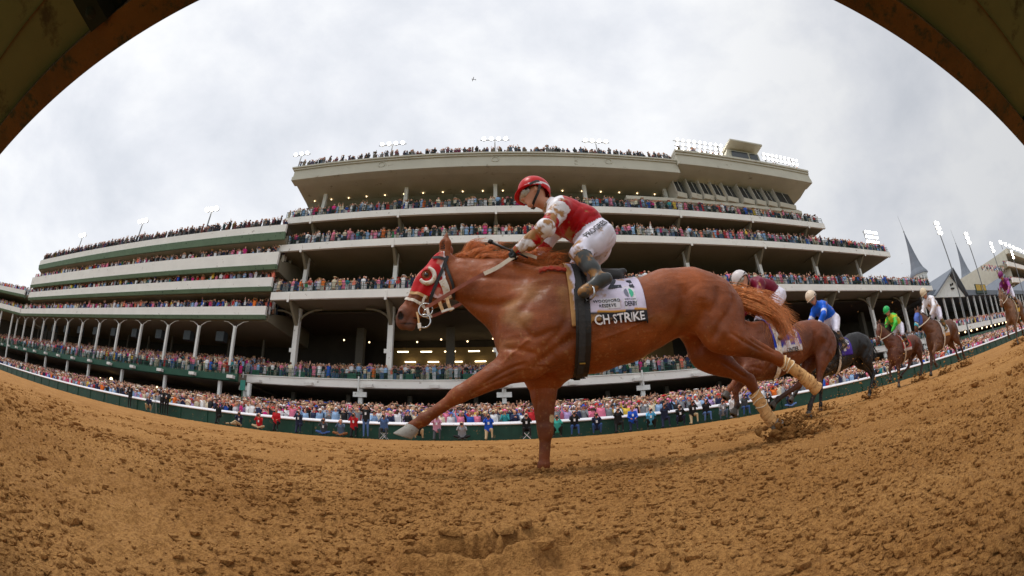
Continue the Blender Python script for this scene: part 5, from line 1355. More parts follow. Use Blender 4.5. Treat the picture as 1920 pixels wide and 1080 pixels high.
# breast strap / neck strap over the withers
sp = [SK1.near((x, -.20 + .0 * x, z), .012) for x, z in ((.24, 1.44), (.28, 1.455), (.33, 1.45), (.38, 1.435), (.44, 1.42))]
mb = MB()
for k in range(3):
    mb.tube([tuple(np.array(p) + (0, -.01, .012 * math.sin(3 * i + k * 2.1))) for i, (p, n_) in enumerate(sp)], .010, 6)
mb.build('neck_strap', mat('strap_red', lin((176, 62, 44)), .6, .3, 30), H1, True)
# saddle cloth
CL_X0, CL_X1 = .435, .985
def hem(x): return .975 + .0 * x + .03 * math.sin((x - .43) * 5)
def cloth_col(V):
    c = np.tile(np.array(lin((214, 204, 226))), (len(V), 1))
    z = V[:, 2]; band = (z < 1.068 + .05 * (V[:, 0] - .57)) & (V[:, 0] > .53); line = band & (z > 1.058 + .05 * (V[:, 0] - .57))
    c = np.where(band[:, None], np.array(lin((38, 38, 44))), c); c = np.where(line[:, None], np.array(lin((214, 150, 40))), c)
    fr = np.clip((.50 - V[:, 0]) * 7, 0, .5)
    c = mud_on(c, V, fr + np.clip((1.17 - z) * .8, 0, .14), .66, 9)
    return c
cloth = saddle_cloth(SK1, H1, CL_X0, CL_X1, hem, cloth_mat('saddle_cloth_cloth', .55), colors=cloth_col, nx=60, na=90, slope=.0)
mInk = mat('ink_navy', lin((34, 38, 52)), .6, .1); mWp = mat('ink_white', lin((236, 232, 236)), .6, .05, 20, dirt=(lin((178, 132, 80)), .22, 60)); mPat = mat('patch_white', lin((224, 220, 228)), .6, .05, 10, dirt=(MUD, .22, 30)); mGr = mat('ink_green', lin((70, 176, 140)), .6)
dc = lambda nm, vf, cx, cz, m, rot=0., off=.020: decal(SK1, cloth, nm, vf[0], vf[1], cx, cz, m, rot, off)
dc('name_lettering', text_mesh('CH STRIKE', .088, True, 1.02, .86), .775, 1.018, mWp, .07, .0215)
dc('sponsor_patch', patch_outline(.185, .075), .695, 1.125, mPat, .04, .0185)
dc('sponsor_lettering', text_mesh('WOODFORD', .030, True, 1.15, 1.0), .695, 1.141, mInk, .04, .0215)
dc('sponsor_lettering', text_mesh('RESERVE', .030, True, 1.15, 1.0), .695, 1.108, mInk, .04, .0215)
dc('race_patch', patch_outline(.100, .130), .868, 1.150, mPat, .04, .0185)
dc('race_patch', disc_outline(.050, 1.0, 22, 0, math.pi), .868, 1.214, mPat, .04, .0187)
dc('race_lettering', text_mesh('DERBY', .046, True, .92, .72), .868, 1.118, mInk, .04, .0215)
dc('race_lettering', text_mesh('KENTUCKY', .016, True, 1.0, 1.0), .868, 1.153, mInk, .04, .0215)
dc('race_emblem', disc_outline(.036, .9, 20, math.pi * .55, math.pi * 1.45), .863, 1.203, mat('ink_grey', lin((110, 112, 130)), .6), .04, .0215)
dc('race_emblem', disc_outline(.036, .9, 20, -math.pi * .45, math.pi * .45), .870, 1.203, mGr, .04, .0216)
dc('number', text_mesh('2', .215, True, 1, 1.0), .775, 1.315, mInk, .05, .0205)
dc('number', text_mesh('1', .215, True, 1, 1.3), .905, 1.320, mInk, .05, .0205)
# girth and overgirth
for x, w, m_, nm, off in ((.525, .105, mLeB, 'girth', .020), (.515, .045, mat('girth_web', lin((52, 50, 50)), .8, .2, 60), 'overgirth', .027)):
    pts = []; nr = []
    for a_ in np.linspace(-175, 175, 46):
        th = R_(a_); d = Vector((0, math.sin(th), math.cos(th)))
        loc, n_, k_, ds = SK1.b.ray_cast(Vector((x, 0, 1.08)), d)
        if loc is None: continue
        xx = x - .045 * (1 - loc.z / 1.3) if loc.z < 1.3 else x
        pts.append(np.array(loc) + np.array(d) * off + (xx - x, 0, 0)); nr.append(tuple(d))
    strap(H1, nm, pts, w, .005, m_, nr)
mb = MB(); p, n_ = SK1.side(.50, .76, .034); mb.tube([tuple(p + (-.02, 0, 0)), tuple(p + (.02, 0, 0))], .006, 6); mb.build('girth_buckle', mat('brass', lin((210, 180, 110)), .3, metal=1), H1)
# saddle
Vs, Qs, zs = sdf_mesh([prim((.50, 0, 1.50), (.62, 0, 1.465), .045, .05, .02), prim((.62, 0, 1.465), (.86, 0, 1.445), .07, .06, .03, sy=1.0), prim((.84, 0, 1.455), (.93, 0, 1.49), .055, .03, .02),
    prim((.58, -.10, 1.46), (.60, -.235, 1.30), .03, .03, .03), prim((.70, -.10, 1.44), (.66, -.235, 1.28), .03, .025, .03), prim((.58, .10, 1.46), (.60, .235, 1.30), .03, .03, .03), prim((.70, .10, 1.44), (.66, .235, 1.28), .03, .025, .03)], .011, 1)
sad = mesh_np('saddle', Vs, Qs, mLeB, H1, True)
for y in (-1, 1):
    strap(sad, 'stirrup_leather', [(.60, y * .275, 1.44), (.575, y * .31, 1.33), (.57, y * .328, 1.235)], .022, .004, mLea, nrm=[(0, y, 0)] * 3)
    mb = MB(); mb.tube([(.57, y * .328, 1.245), (.55, y * .280, 1.205), (.55, y * .275, 1.150), (.575, y * .325, 1.140), (.59, y * .375, 1.150), (.59, y * .370, 1.205), (.57, y * .328, 1.245)], .007, 6); mb.build('stirrup', mMet, sad, True)
# bandages on the hind legs
def bandage(a, b, r0, r1, label=None, m=None, wraps=()):
    a, b = np.array(a), np.array(b); n = 26; d = (b - a); L_ = np.linalg.norm(d); d /= L_; u = np.cross(d, (0, 1, 0)); u /= np.linalg.norm(u); V = []; F = []; ns = 30
    for i in range(ns):
        t_ = i / (ns - 1); r_ = r0 + (r1 - r0) * t_ + .0012 * (((t_ * 7) % 1) > .5) + .0015 * math.sin(t_ * 23)
        for k in range(n):
            an = 2 * math.pi * k / n; tt_ = t_ + .03 * math.sin(an); V.append(a + d * tt_ * L_ + u * math.cos(an) * r_ * 1.12 + np.array([0, 1, 0]) * math.sin(an) * r_)
    for i in range(ns - 1):
        for k in range(n): F.append((i * n + k, i * n + (k + 1) % n, (i + 1) * n + (k + 1) % n, (i + 1) * n + k))
    o = mesh_np('bandage', V, F, m or mBand, H1, True)
    for w0 in wraps:
        mb = MB(); c = a + d * L_ * w0
        mb.tube([tuple(c + (u * math.cos(q) * 1.14 + np.array([0, 1, 0]) * math.sin(q)) * (r0 + (r1 - r0) * w0 + .004) + d * .012 * math.sin(q * 2 + w0 * 9)) for q in np.linspace(0, 6.5, 20)], .006, 5); mb.build('tape', mBandW, o, True)
    return o
bandage((2.175, -.14, .640), (2.415, -.14, .475), .046, .044, wraps=(.08, .2, .35))
bandage((2.38, -.14, .490), (2.475, -.14, .415), .046, .056)
bandage((2.475, -.14, .425), (2.49, -.14, .385), .056, .050)
bandage((2.035, .14, .445), (2.150, .14, .235), .050, .047, wraps=(.05, .3, .55))
bandage((2.12, .14, .270), (2.205, .14, .160), .048, .052)

# ------------------------------------------------------------------ jockeys
def jockey(name, label, J, at, s, silk, breech, res, helmet, f_dir=(-1, -.18, -.16), mudamt=.0, extra=None, group=None, boots=(66, 68, 68), skin=(196, 134, 104), cap_band=None, goggles=True):
    root = empty(name, at, 0, label=label, cat='jockey', group=group); root.scale = (s, s, s)
    P = []; v = lambda k: np.array(J[k], float); a = lambda *q, **k: P.append(prim(*q, **k))
    pv, ch, nk, hd = v('pelvis'), v('chest'), v('neck'), v('head')
    f = np.array(f_dir, float); f /= np.linalg.norm(f); up = hd - nk; up = up - f * (up @ f); up /= np.linalg.norm(up); sd = np.cross(f, up)
    mid = (pv + ch) / 2 + (0, 0, .035)
    for q, sg in (('l', -1), ('r', 1)):
        hip, kn, an, to, sh, el, ha = [v(k + '_' + q) for k in ('hip', 'knee', 'ank', 'toe', 'sho', 'elb', 'hand')]
        a(hip * .5 + pv * .5, hip * .5 + pv * .5 + (mid - pv) * .3, .120, .120, k=.05, z=LEGS); a(mid + (.035, sg * .070, -.03), ch * .6 + sh * .4, .128, .120, k=.06, z=TOP)
        a(ch * .5 + sh * .5, sh, .10, .080, k=.05, z=TOP)
        a(hip, kn, .120, .068, k=.05, z=LEGS); a(kn + (an - kn) * .22, kn * .4 + an * .6, .062, .053, k=.02, z=SHOE); a(kn * .4 + an * .6, an, .053, .038, k=.02, z=SHOE)
        hl = an + (an - to) * .35 + (0, 0, -.02)
        a(an, hl, .044, .036, k=.02, z=SHOE); a(hl, to, .036, .030, k=.02, z=SHOE); a(an, to, .038, .030, k=.03, z=SHOE)
        a(sh, el, .074, .055, k=.04, z=TOP); a(el, el * .3 + ha * .7, .058, .042, k=.03, z=TOP); a(el * .3 + ha * .7, ha, .036, .028, k=.015, z=TOP)
        # puffed folds of the sleeve
        dd = (ha - el)
        a(el + dd * .35 + (.01, 0, -.03), el + dd * .62 + (.005, 0, -.032), .038, .030, k=.03, z=TOP)
    a(pv, mid, .12, .12, k=.05, z=LEGS); a(mid - (.03, 0, .05), mid - (.08, 0, .075), .07, .05, k=.05, z=TOP); a(ch, nk, .10, .060, k=.05, z=TOP)
    a(nk, hd - up * .04, .056, .054, k=.02, z=SKIN); a(nk + (nk - hd) * .1, nk, .066, .062, k=.02, z=TOP)
    # head with a face
    a(hd + up * .02 - f * .01, None, .092, k=.02, z=SKIN); a(hd + f * .035 - up * .02, hd + f * .040 - up * .075, .064, .040, k=.03, z=SKIN)
    a(hd + f * .088 + up * .005, hd + f * .108 - up * .028, .010, .016, k=.014, z=SKIN); a(hd + f * .082 - up * .062, hd + f * .080 - up * .066, .017, .016, k=.01, z=SKIN)
    a(hd + f * .060 - up * .100, None, .022, k=.02, z=SKIN)
    for q in (-1, 1): a(hd + sd * q * .084 - up * .012, hd + sd * q * .088 + up * .018, .018, .016, k=.01, z=SKIN); a(hd + f * .075 + sd * q * .03 + up * .008, None, .010, k=.008, op=-1)
    a(hd + f * .097 - up * .060 + sd * .02, hd + f * .097 - up * .060 - sd * .02, .004, .004, k=.006, op=-1)
    V, Q, z = sdf_mesh(P, res, 2)
    cen = V[Q].mean(1)
    # wrinkles in the cloth
    n_ = V.copy()
    ms = [mat('skin_' + name, lin(skin), .5, .10, 12), cloth_mat('silk_' + name, .42), cloth_mat('breech_' + name, .55), mat('x', None) if False else mLeB, cloth_mat('boot_' + name, .35), mLeB, mLeB]
    body = mesh_np('body', V, Q, ms[0], root, True)
    sv = np.zeros_like(V); sv_n = np.cross(V[Q[:, 2]] - V[Q[:, 0]], V[Q[:, 3]] - V[Q[:, 1]])
    for k in range(4):
        for d_ in range(3): sv[:, d_] += np.bincount(Q[:, k], sv_n[:, d_], len(V))
    sv /= np.linalg.norm(sv, axis=1)[:, None] + 1e-12
    fold = (np.abs(vnoise3((V @ np.array([[.8, 0, .6], [0, 1, 0], [-.6, 0, .8]])) * (26, 10, 7) + 3) - .5) * 2) ** .7
    W = V + sv * (.011 * (fold - .35) + .006 * (vnoise3(V * 14 + 9) - .5))[:, None]
    zt = z == TOP; zl = z == LEGS; zs = z == SHOE
    shell(W, Q, zt, .007, 'silks', ms[1], root, silk); shell(W, Q, zl, .006, 'breeches', ms[2], root, breech)
    for q, sg in (('l', -1), ('r', 1)):
        m_ = zs & (cen[:, 1] * sg > 0)
        def bc(W_):
            c = np.tile(np.array(lin(boots)), (len(W_), 1)); return mud_on(c, W_, mudamt * np.clip((.66 - W_[:, 0]) * 1.9, -.05, .24), .60, 15, lin((150, 108, 62))) if mudamt else c
        shell(V, Q, m_, .006, 'boot', ms[4], root, bc)
    # gloved hands: palm, four curled fingers and a thumb round the rein
    for q, sg in (('l', -1), ('r', 1)):
        el, ha = v('elb_' + q), v('hand_' + q); d = (ha - el); d /= np.linalg.norm(d); side = np.array([0, sg * -1., 0]); side -= d * (side @ d); side /= np.linalg.norm(side); dn = np.cross(side, d)
        if dn[2] > 0: dn = -dn
        G = [prim(ha - d * .03, ha + d * .015, .030, .032, .015), prim(ha + d * .015 + dn * -.008, ha + d * .045 + dn * .004, .030, .026, .015)]
        for i in range(4):
            o_ = side * (.030 - .020 * i); L_ = (.9, 1., .95, .78)[i]
            k0 = ha + d * .050 + o_ + dn * -.006; k1 = k0 + (d * .012 + dn * .032) * L_; k2 = k1 + (-d * .028 + dn * .012) * L_; k3 = k2 + (-d * .014 - dn * .014) * L_
            G += [prim(k0, k1, .0105, .0098, .004), prim(k1, k2, .0098, .009, .004), prim(k2, k3, .009, .008, .004)]
        t0 = ha + side * .030 + d * .0; G += [prim(t0, t0 + side * .010 + d * .028 + dn * .020, .0125, .0105, .008), prim(t0 + side * .010 + d * .028 + dn * .020, t0 + d * .045 + dn * .034, .0105, .009, .005)]
        Vg, Qg, zg = sdf_mesh(G, .0048 if res < .012 else .009, 1); mesh_np('glove', Vg, Qg, mat('glove_black', lin((30, 34, 34)), .6, .2, 20) if skin == (196, 134, 104) else mat('skin_' + name, None), root, True)
    # helmet: shell, brim, strap
    hc = hd + up * .055 - f * .012
    PH_ = [prim(hc + f * .012, hc - f * .022, .122, .124, .03), prim(hc + up * .030, None, .118, k=.04)]
    Vh, Qh, zh = sdf_mesh(PH_, .009 if res < .012 else .018, 2)
    hcen = Vh[Qh].mean(1); keep = ((hcen - hd) @ up > .022 - .02 * np.clip(-((hcen - hd) @ f) * 9, 0, 1) * 2)
    def hcol(W_):
        c = np.tile(np.array(helmet), (len(W_), 1)); t_ = (W_ - hd) @ up
        if cap_band is not None: c = np.where(((t_ > .030) & (t_ < .050))[:, None], np.array(cap_band), c)
        return mud_on(c, W_, .05 if mudamt else -.2, .74, 9)
    hl_ = shell(Vh, Qh, keep, 0, 'helmet', cloth_mat('helmet_' + name, .35), root, hcol, .004)
    V_ = []; n = 18
    for i in range(n):
        a_ = -1.15 + 2.3 * i / (n - 1); dr = f * math.cos(a_) + sd * math.sin(a_)
        V_ += [hd + up * .030 + dr * .126, hd + up * .022 + dr * (.126 + .040 * max(0, math.cos(a_)) ** .8), hd + up * .014 + dr * (.124 + .036 * max(0, math.cos(a_)) ** .8), hd + up * .018 + dr * .124]
    F_ = [(i * 4 + k, i * 4 + (k + 1) % 4, i * 4 + 4 + (k + 1) % 4, i * 4 + 4 + k) for i in range(n - 1) for k in range(4)]
    pk = mesh_np('peak', V_, F_, cloth_mat('helmet_' + name, .35), hl_, True, None, np.tile(np.array(helmet) * (1.0), (len(V_), 1)))
    if res < .03:
        for q in (-1, 1):
            pts = [hd + up * .04 - f * .10 + sd * q * .085, hd + up * .055 - f * .03 + sd * q * .127, hd + up * .035 + f * .04 + sd * q * .120, hd + up * .012 + f * .088 + sd * q * .075] if q else []
            strap(hl_, 'goggle_band', [tuple(p) for p in spline(pts, 10)], .020, .004, mLeB, nrm=[tuple(sd * q)] * 10)
            pts = [hd + up * .02 - f * .035 + sd * q * .118, hd - up * .04 - f * .01 + sd * q * .098, hd - up * .095 + f * .03 + sd * q * .055, hd - up * .115 + f * .045]
            strap(hl_, 'chin_strap', [tuple(p) for p in spline(pts, 8)], .022, .004, mLeB, nrm=[tuple(sd * q - up * .3)] * 8)
        if goggles:
            Pg = [prim(hd + f * .088 + sd * .030 + up * .006, hd + f * .088 - sd * .032 + up * .006, .035, .035, .01), prim(hd + f * .066 + sd * .062 + up * .008, hd + f * .066 - sd * .062 + up * .008, .024, .024, .02)]
            Vg, Qg, zg = sdf_mesh(Pg, .006 if res < .012 else .012, 1); mesh_np('goggles', Vg, Qg, mat('goggle_lens', lin((176, 170, 160)), .08, .3, 12, spec=.9, dirt=(lin((96, 80, 66)), .3, 30)), root, True)
            for q in (-1, 1):
                p_ = hd + f * .092 + sd * q * .032 + up * .006
                mb = MB(); mb.tube([tuple(p_ + (sd * math.cos(t_) + up * math.sin(t_) * .85) * .031) for t_ in np.linspace(0, 6.283, 15)], .0045, 5); mb.build('goggle_rim', mLeB, root, True)
    return root, V, Q, z, f, up, sd, hd
JM = dict(pelvis=(.735, 0, 1.785), chest=(.50, 0, 2.035), neck=(.395, 0, 2.11), head=(.262, 0, 2.215),
    hip_l=(.750, -.105, 1.755), knee_l=(.545, -.225, 1.545), ank_l=(.655, -.312, 1.285), toe_l=(.525, -.330, 1.190), sho_l=(.440, -.170, 1.970), elb_l=(.310, -.250, 1.745), hand_l=(.088, -.145, 1.612),
    hip_r=(.750, .105, 1.755), knee_r=(.545, .225, 1.545), ank_r=(.655, .312, 1.285), toe_r=(.525, .330, 1.190), sho_r=(.440, .170, 2.000), elb_r=(.290, .250, 1.790), hand_r=(.055, .140, 1.640))
def arm_t(W, J):
    """0..1 along shoulder-elbow, 1..2 along elbow-hand, and distance off the arm, nearest arm"""
    best = np.full(len(W), 9.); t = np.zeros(len(W))
    for q in 'lr':
        for k, (a, b) in enumerate((('sho_', 'elb_'), ('elb_', 'hand_'))):
            p, r = np.array(J[a + q]), np.array(J[b + q]); e_ = r - p; u = np.clip(((W - p) @ e_) / (e_ @ e_), 0, 1); d = np.linalg.norm(W - p - u[:, None] * e_, axis=1)
            t = np.where(d < best, k + u, t); best = np.minimum(best, d)
    return t, best
def silk_main(W):
    t, d = arm_t(W, JM); c = np.tile(np.array(lin((172, 8, 20))), (len(W), 1))
    on = (d < .105) & ((t > .22) | (np.abs(W[:, 1]) > .215))
    band = ((t > .05) & (t < .62)) | ((t > .88) & (t < 1.22)) | ((t > 1.48) & (t < 1.92))
    c = np.where((on & band)[:, None], WHT, c)
    yoke = (W[:, 0] < .475) & (W[:, 2] > 2.00 + (W[:, 0] - .44) * .2) | (W[:, 0] < .40) & (W[:, 2] > 1.93) & ~on
    c = np.where(yoke[:, None], WHT, c)
    f = np.clip((.47 - W[:, 0]) * .7, 0, .12) + .055 * (on & (t > 1.0)) + .02 * on
    return mud_on(c, W, f * (W[:, 1] < .1), .635, 16, lin((160, 114, 66)))
def breech_main(W):
    c = np.tile(np.array(lin((226, 222, 238))), (len(W), 1)); return mud_on(c, W, np.clip((.56 - W[:, 0]) * 2.4, 0, .3), .66, 11, lin((168, 124, 76)))
JR, JV, JQ, JZ, jf, jup, jsd, jhd = jockey('person', 'jockey in red and white silks with a red helmet crouching on the chestnut', JM, (0, HY, HG), 1, silk_main, breech_main, .009, lin((196, 6, 10)), mudamt=.62, cap_band=WHT, group='jockeys')
skj = Skin(JV, JQ)
decal(skj, JR, 'lettering', *text_mesh('PROGRES', .058, True, 1.0, 1.0), .690, 1.735, mat('ink_black', (.02, .02, .022), .6), .72, .0165)
mb = MB(); mb.tube([(.17, -.165, 1.545), (.095, -.160, 1.590), (.0, -.14, 1.645), (-.105, -.12, 1.715)], [.007, .009, .010, .014], 8); mb.tube([(-.095, -.12, 1.709), (-.118, -.12, 1.724)], .019, 8)
tag(mb.build('riding_whip', mLeB, None, True), 'thin black riding whip held in the glove of the red jockey', 'whip'); bpy.data.objects['riding_whip'].location = (0, HY, HG)
# ------------------------------------------------------------------ the five horses behind
def simple_tack(root, sk, H, s_res, cloth_c, band_c, number=None, word=None, nz=1.235, hood=None, num_c=None, grip=True, nside=-1.2):
    def cc(V):
        c = np.tile(np.array(cloth_c), (len(V), 1)); b = (V[:, 2] < 1.075 + .05 * (V[:, 0] - .57))
        return mud_on(np.where(b[:, None], np.array(band_c), c), V, .0, .74, 7)
    cl = saddle_cloth(sk, root, .44, .985, hem, cloth_mat('cloth_' + root.name, .6), colors=cc, nx=24, na=44)
    ink = mat('ink_navy', None)
    if number:
        v, f = disc_outline(.085, 1.0, 18); decal(sk, cl, 'number_disc', v, f, .87, nz, mPat, 0, .022, nside)
        v, f = text_mesh(number, .19, True, .9, .85); decal(sk, cl, 'number', v, f, .87, nz, mat('ink_' + root.name, num_c or (.02, .02, .03), .6), .05, .026, nside)
        if word: v, f = patch_outline(.09, .10, nx=5); decal(sk, cl, 'race_patch', v, f, .88, 1.125, mPat, 0, .022, nside)
        v, f = patch_outline(.10, .07, nx=5); decal(sk, cl, 'sponsor_patch', v, f, .70, 1.115, mPat, 0, .022, nside)
    if word:
        v, f = text_mesh(word, .080, True, 1.0, .85); decal(sk, cl, 'name_lettering', v, f, .765, 1.020, ink, .06, .026, nside)
    pts = []; nr = []
    for a_ in np.linspace(-170, 170, 30):
        th = R_(a_); d = Vector((0, math.sin(th), math.cos(th))); loc, n_, k_, ds = sk.b.ray_cast(Vector((.515, 0, 1.08)), d)
        if loc is not None: pts.append(np.array(loc) + np.array(d) * .024); nr.append(tuple(d))
    strap(root, 'girth', pts, .08, .005, mStW if grip else mLeB, nr)
    Vs, Qs, _ = sdf_mesh([prim((.52, 0, 1.49), (.86, 0, 1.45), .05, .055, .02), prim((.60, -.10, 1.45), (.60, -.24, 1.30), .035, .03, .03), prim((.60, .10, 1.45), (.60, .24, 1.30), .035, .03, .03)], .02, 1)
    mesh_np('saddle', Vs, Qs, mLeB, root, True)
    for y in (-1, 1):
        p0 = H(.90, -.02, y * .075); strap(root, 'rein', [tuple(p) for p in spline([tuple(p0), tuple((p0 + np.array([.05, y * .15, 1.6])) / 2 + (0, y * .05, 0)), (.10, y * .12, 1.63)], 8)], .026, .008, mat('rein_grip_white', None) if grip else mLea, nrm=[(0, y, 0)] * 8)
        pts = [H(-.02, .07, 0) * (1, 0, 1) + (0, y * .03, 0), H(.10, .0, y * .11), H(.45, -.02, y * .10), H(.80, -.015, y * .075)]
        A, B = sk.wrap(spline(pts, 10), .008); strap(root, 'cheekpiece', A, .024, .006, mStT if hood is None else mLeB, B)
        pts = [H(.70, .09, 0), H(.72, .05, y * .06), H(.74, -.03, y * .07), H(.76, -.10, y * .03)]
        A, B = sk.wrap(spline(pts, 9), .008); strap(root, 'noseband', A, .026, .006, mStW, B)
def mk_silk(base, band=None, J=None, yoke=None, seed=0, mud=.0, sleeve=None, mottle=None):
    def f(W):
        c = np.tile(np.array(lin(base)), (len(W), 1))
        if mottle is not None: c = np.where((vnoise3(W * 9 + seed) > .52)[:, None], np.array(lin(mottle)), c)
        if J is not None:
            t, d = arm_t(W, J); on = (d < .105) & ((t > .22) | (np.abs(W[:, 1]) > .215))
            if sleeve: c = np.where((on & (t > .3))[:, None], np.array(lin(sleeve)), c)
            if band: c = np.where((on & (((t > .55) & (t < .78)) | ((t > 1.5) & (t < 1.75))))[:, None], np.array(lin(band)), c)
        return mud_on(c, W, mud, .70, 9, seed=seed)
    return f
def mk_br(mud, seed):
    return lambda W: mud_on(np.tile(np.array(lin((224, 220, 236))), (len(W), 1)), W, mud, .72, 9, seed=seed)
JU = dict(pelvis=(.760, 0, 1.820), chest=(.48, 0, 2.12), neck=(.395, 0, 2.20), head=(.30, 0, 2.305),
    hip_l=(.765, -.105, 1.80), knee_l=(.590, -.235, 1.540), ank_l=(.690, -.315, 1.20), toe_l=(.570, -.33, 1.14), sho_l=(.445, -.175, 2.10), elb_l=(.285, -.255, 1.88), hand_l=(.115, -.120, 1.66),
    hip_r=(.765, .105, 1.80), knee_r=(.590, .235, 1.540), ank_r=(.690, .315, 1.20), toe_r=(.570, .33, 1.14), sho_r=(.445, .175, 2.10), elb_r=(.285, .255, 1.88), hand_r=(.115, .120, 1.66))
PO2 = dict(neck=POSE_MAIN['neck'], head=POSE_MAIN['head'], fore_l=[(.10, -.15, .86), (-.16, -.16, .80), (-.34, -.16, .62), (-.40, -.16, .56)], fore_r=[(.14, .12, .84), (-.10, .12, .62), (-.10, .12, .40), (-.145, .12, .345)],
    hind_l=[(1.50, -.14, .92), (1.30, -.14, .50), (1.06, -.14, .20), (1.02, -.14, .11)], hind_r=[(1.44, .14, .90), (1.12, .14, .55), (.66, .14, .40), (.58, .14, .35)])
PO3 = dict(neck=POSE_MAIN['neck'], head=POSE_MAIN['head'], fore_l=[(.08, -.15, .84), (-.42, -.16, .80), (-.82, -.16, .46), (-.92, -.16, .38)], fore_r=[(.14, .12, .80), (.12, .12, .42), (.07, .12, .15), (.05, .12, .09)],
    hind_l=[(1.56, -.14, .92), (1.74, -.14, .52), (1.50, -.14, .17), (1.46, -.14, .10)], hind_r=[(1.56, .14, .88), (1.90, .14, .62), (2.02, .14, .36), (2.05, .14, .28)])
UPN = dict(neck=[(.04, 1.42, .255), (-.12, 1.58, .20), (-.24, 1.72, .15)], head=[(-.34, 1.90), (-.62, 1.44)])
UPN2 = dict(neck=[(.02, 1.38, .26), (-.15, 1.50, .21), (-.31, 1.62, .155)], head=[(-.44, 1.79), (-.78, 1.36)])
PO4 = dict(PO2, **UPN, hind_l=[(1.56, -.14, .92), (1.66, -.14, .50), (1.42, -.14, .18), (1.38, -.14, .11)], fore_l=[(.10, -.15, .80), (.02, -.16, .42), (-.06, -.16, .16), (-.08, -.16, .10)])
PO5 = dict(PO3, **UPN2, fore_l=[(.08, -.15, .84), (-.28, -.16, .66), (-.30, -.16, .38), (-.25, -.16, .33)], fore_r=[(.14, .12, .80), (-.05, .12, .42), (-.16, .12, .22), (-.18, .12, .18)], hind_l=[(1.56, -.14, .92), (1.90, -.14, .62), (1.98, -.14, .36), (2.02, -.14, .28)])
PO6 = dict(PO3, **UPN2, fore_l=[(.08, -.15, .80), (-.02, -.16, .42), (-.10, -.16, .16), (-.12, -.16, .10)], fore_r=[(.10, .12, .86), (-.30, .12, .74), (-.38, .12, .46), (-.34, .12, .40)])
BT = [(1.76, 0, 1.31), (1.86, 0, 1.29), (1.96, 0, 1.16), (2.02, 0, 1.0), (2.05, 0, .84), (2.07, 0, .70)]
crest0 = [(-.38, 0, 1.62), (-.20, 0, 1.60), (.0, 0, 1.58), (.2, 0, 1.55), (.42, 0, 1.50)]
def crest_of(po):
    n = po['neck']; return [(po['head'][0][0] + .06, 0, po['head'][0][1] + .06)] + [(x + r * .35, 0, z + r * .88) for x, z, r in n[::-1]] + [(.42, 0, 1.50)]
def mn(po, h=.07): return dict(crest=crest_of(po), u=[0, .3, .6, 1], h=[h, h * 1.3, h, h * .7], b=[.12, .16, .16, .12], n=120, r=.014)
RG = 'horses racing behind the leader'
def rider_set(i, name, label, po, base, legs, res, x, y, tack, jl, J, silk, br, helm, hk, tail=BT, fd=(-1, -.08, -.2), rz=0, skin=(196, 134, 105)):
    z = float(bank(np.array([y]))[0])
    root, sk, H, V, Q = build_horse(name, label, po, base, legs, res, (x, y, z), seed=i * 3, hoofm=mHoD, mane_col=tuple(np.array(legs) * .8 + .004), tail=tail, mane=mn(po), group=RG, rz=rz)
    simple_tack(root, sk, H, res, **tack)
    r = jockey('person', jl, J, (x, y, z), 1, silk, br, max(res, .012), helm, group='jockeys', mudamt=.4, f_dir=fd, goggles=True, **hk)[0]
    return root, sk, H, V, Q
def J_shift(J, dx, dz, keys): return {k: ((v[0] + dx, v[1], v[2] + dz) if k in keys else v) for k, v in J.items()}
J2 = J_shift(JM, .10, .13, ('pelvis', 'hip_l', 'hip_r'))
J2 = dict(J_shift(J2, .04, .07, ('chest', 'sho_l', 'sho_r', 'knee_l', 'knee_r')), neck=(.40, 0, 2.12), head=(.275, -.03, 2.15))
JJ = {k: v for k, v in JM.items()}
rider_set(2, 'bay_horse', 'bay racehorse with a blue number 3 saddle cloth, just behind the chestnut', PO2, (.135, .034, .010), (.018, .012, .010), .013, 3.17, 5.06,
    dict(cloth_c=lin((24, 60, 168)), band_c=lin((222, 218, 220)), number='3', word='CENTER', nz=1.27), 'jockey in maroon silks with white sleeve bands and a muddy white cap', J2, mk_silk((110, 16, 44), (232, 228, 228), J2, mud=.0), mk_br(.03, 4), lin((214, 206, 206)), dict(boots=(40, 42, 46)), fd=(-.9, -.55, -.3))
rider_set(3, 'black_horse', 'nearly black racehorse with a purple saddle cloth numbered 10', PO3, (.012, .011, .012), (.008, .008, .008), .018, 5.97, 6.55,
    dict(cloth_c=lin((70, 44, 150)), band_c=lin((70, 44, 150)), number='10', word=None, nz=1.29), 'jockey in royal blue silks and a cream cap standing in the stirrups', JU, mk_silk((22, 92, 206), (214, 214, 232), JU, mud=.0, seed=2), mk_br(.0, 7), lin((226, 206, 184)), dict(boots=(60, 50, 44)), fd=(-.95, -.4, -.45))
rider_set(4, 'dark_chestnut_horse', 'dark chestnut racehorse with a red saddle cloth and white bridle', PO4, (.105, .034, .018), (.05, .02, .014), .022, 11.0, 8.2,
    dict(cloth_c=lin((190, 24, 40)), band_c=lin((226, 214, 214)), number=None, word=None), 'jockey in green and yellow silks with a green cap', JU, mk_silk((70, 186, 60), None, JU, seed=3, mottle=(206, 204, 50), sleeve=(70, 190, 70)), mk_br(.0, 9), lin((40, 170, 90)), dict(boots=(40, 34, 34)), fd=(-1, -.3, -.3))
rider_set(5, 'brown_horse', 'brown racehorse with a blue blinker hood and a white saddle cloth', PO5, (.110, .042, .020), (.06, .026, .016), .022, 11.1, 6.55,
    dict(cloth_c=lin((226, 222, 224)), band_c=lin((206, 150, 90)), number='15', word=None, hood=True), 'jockey in mud splashed white silks with a cream cap', JU, mk_silk((232, 230, 238), None, JU, mud=.10, seed=6), mk_br(.05, 11), lin((214, 196, 168)), dict(boots=(90, 84, 60)), fd=(-1, -.3, -.4))
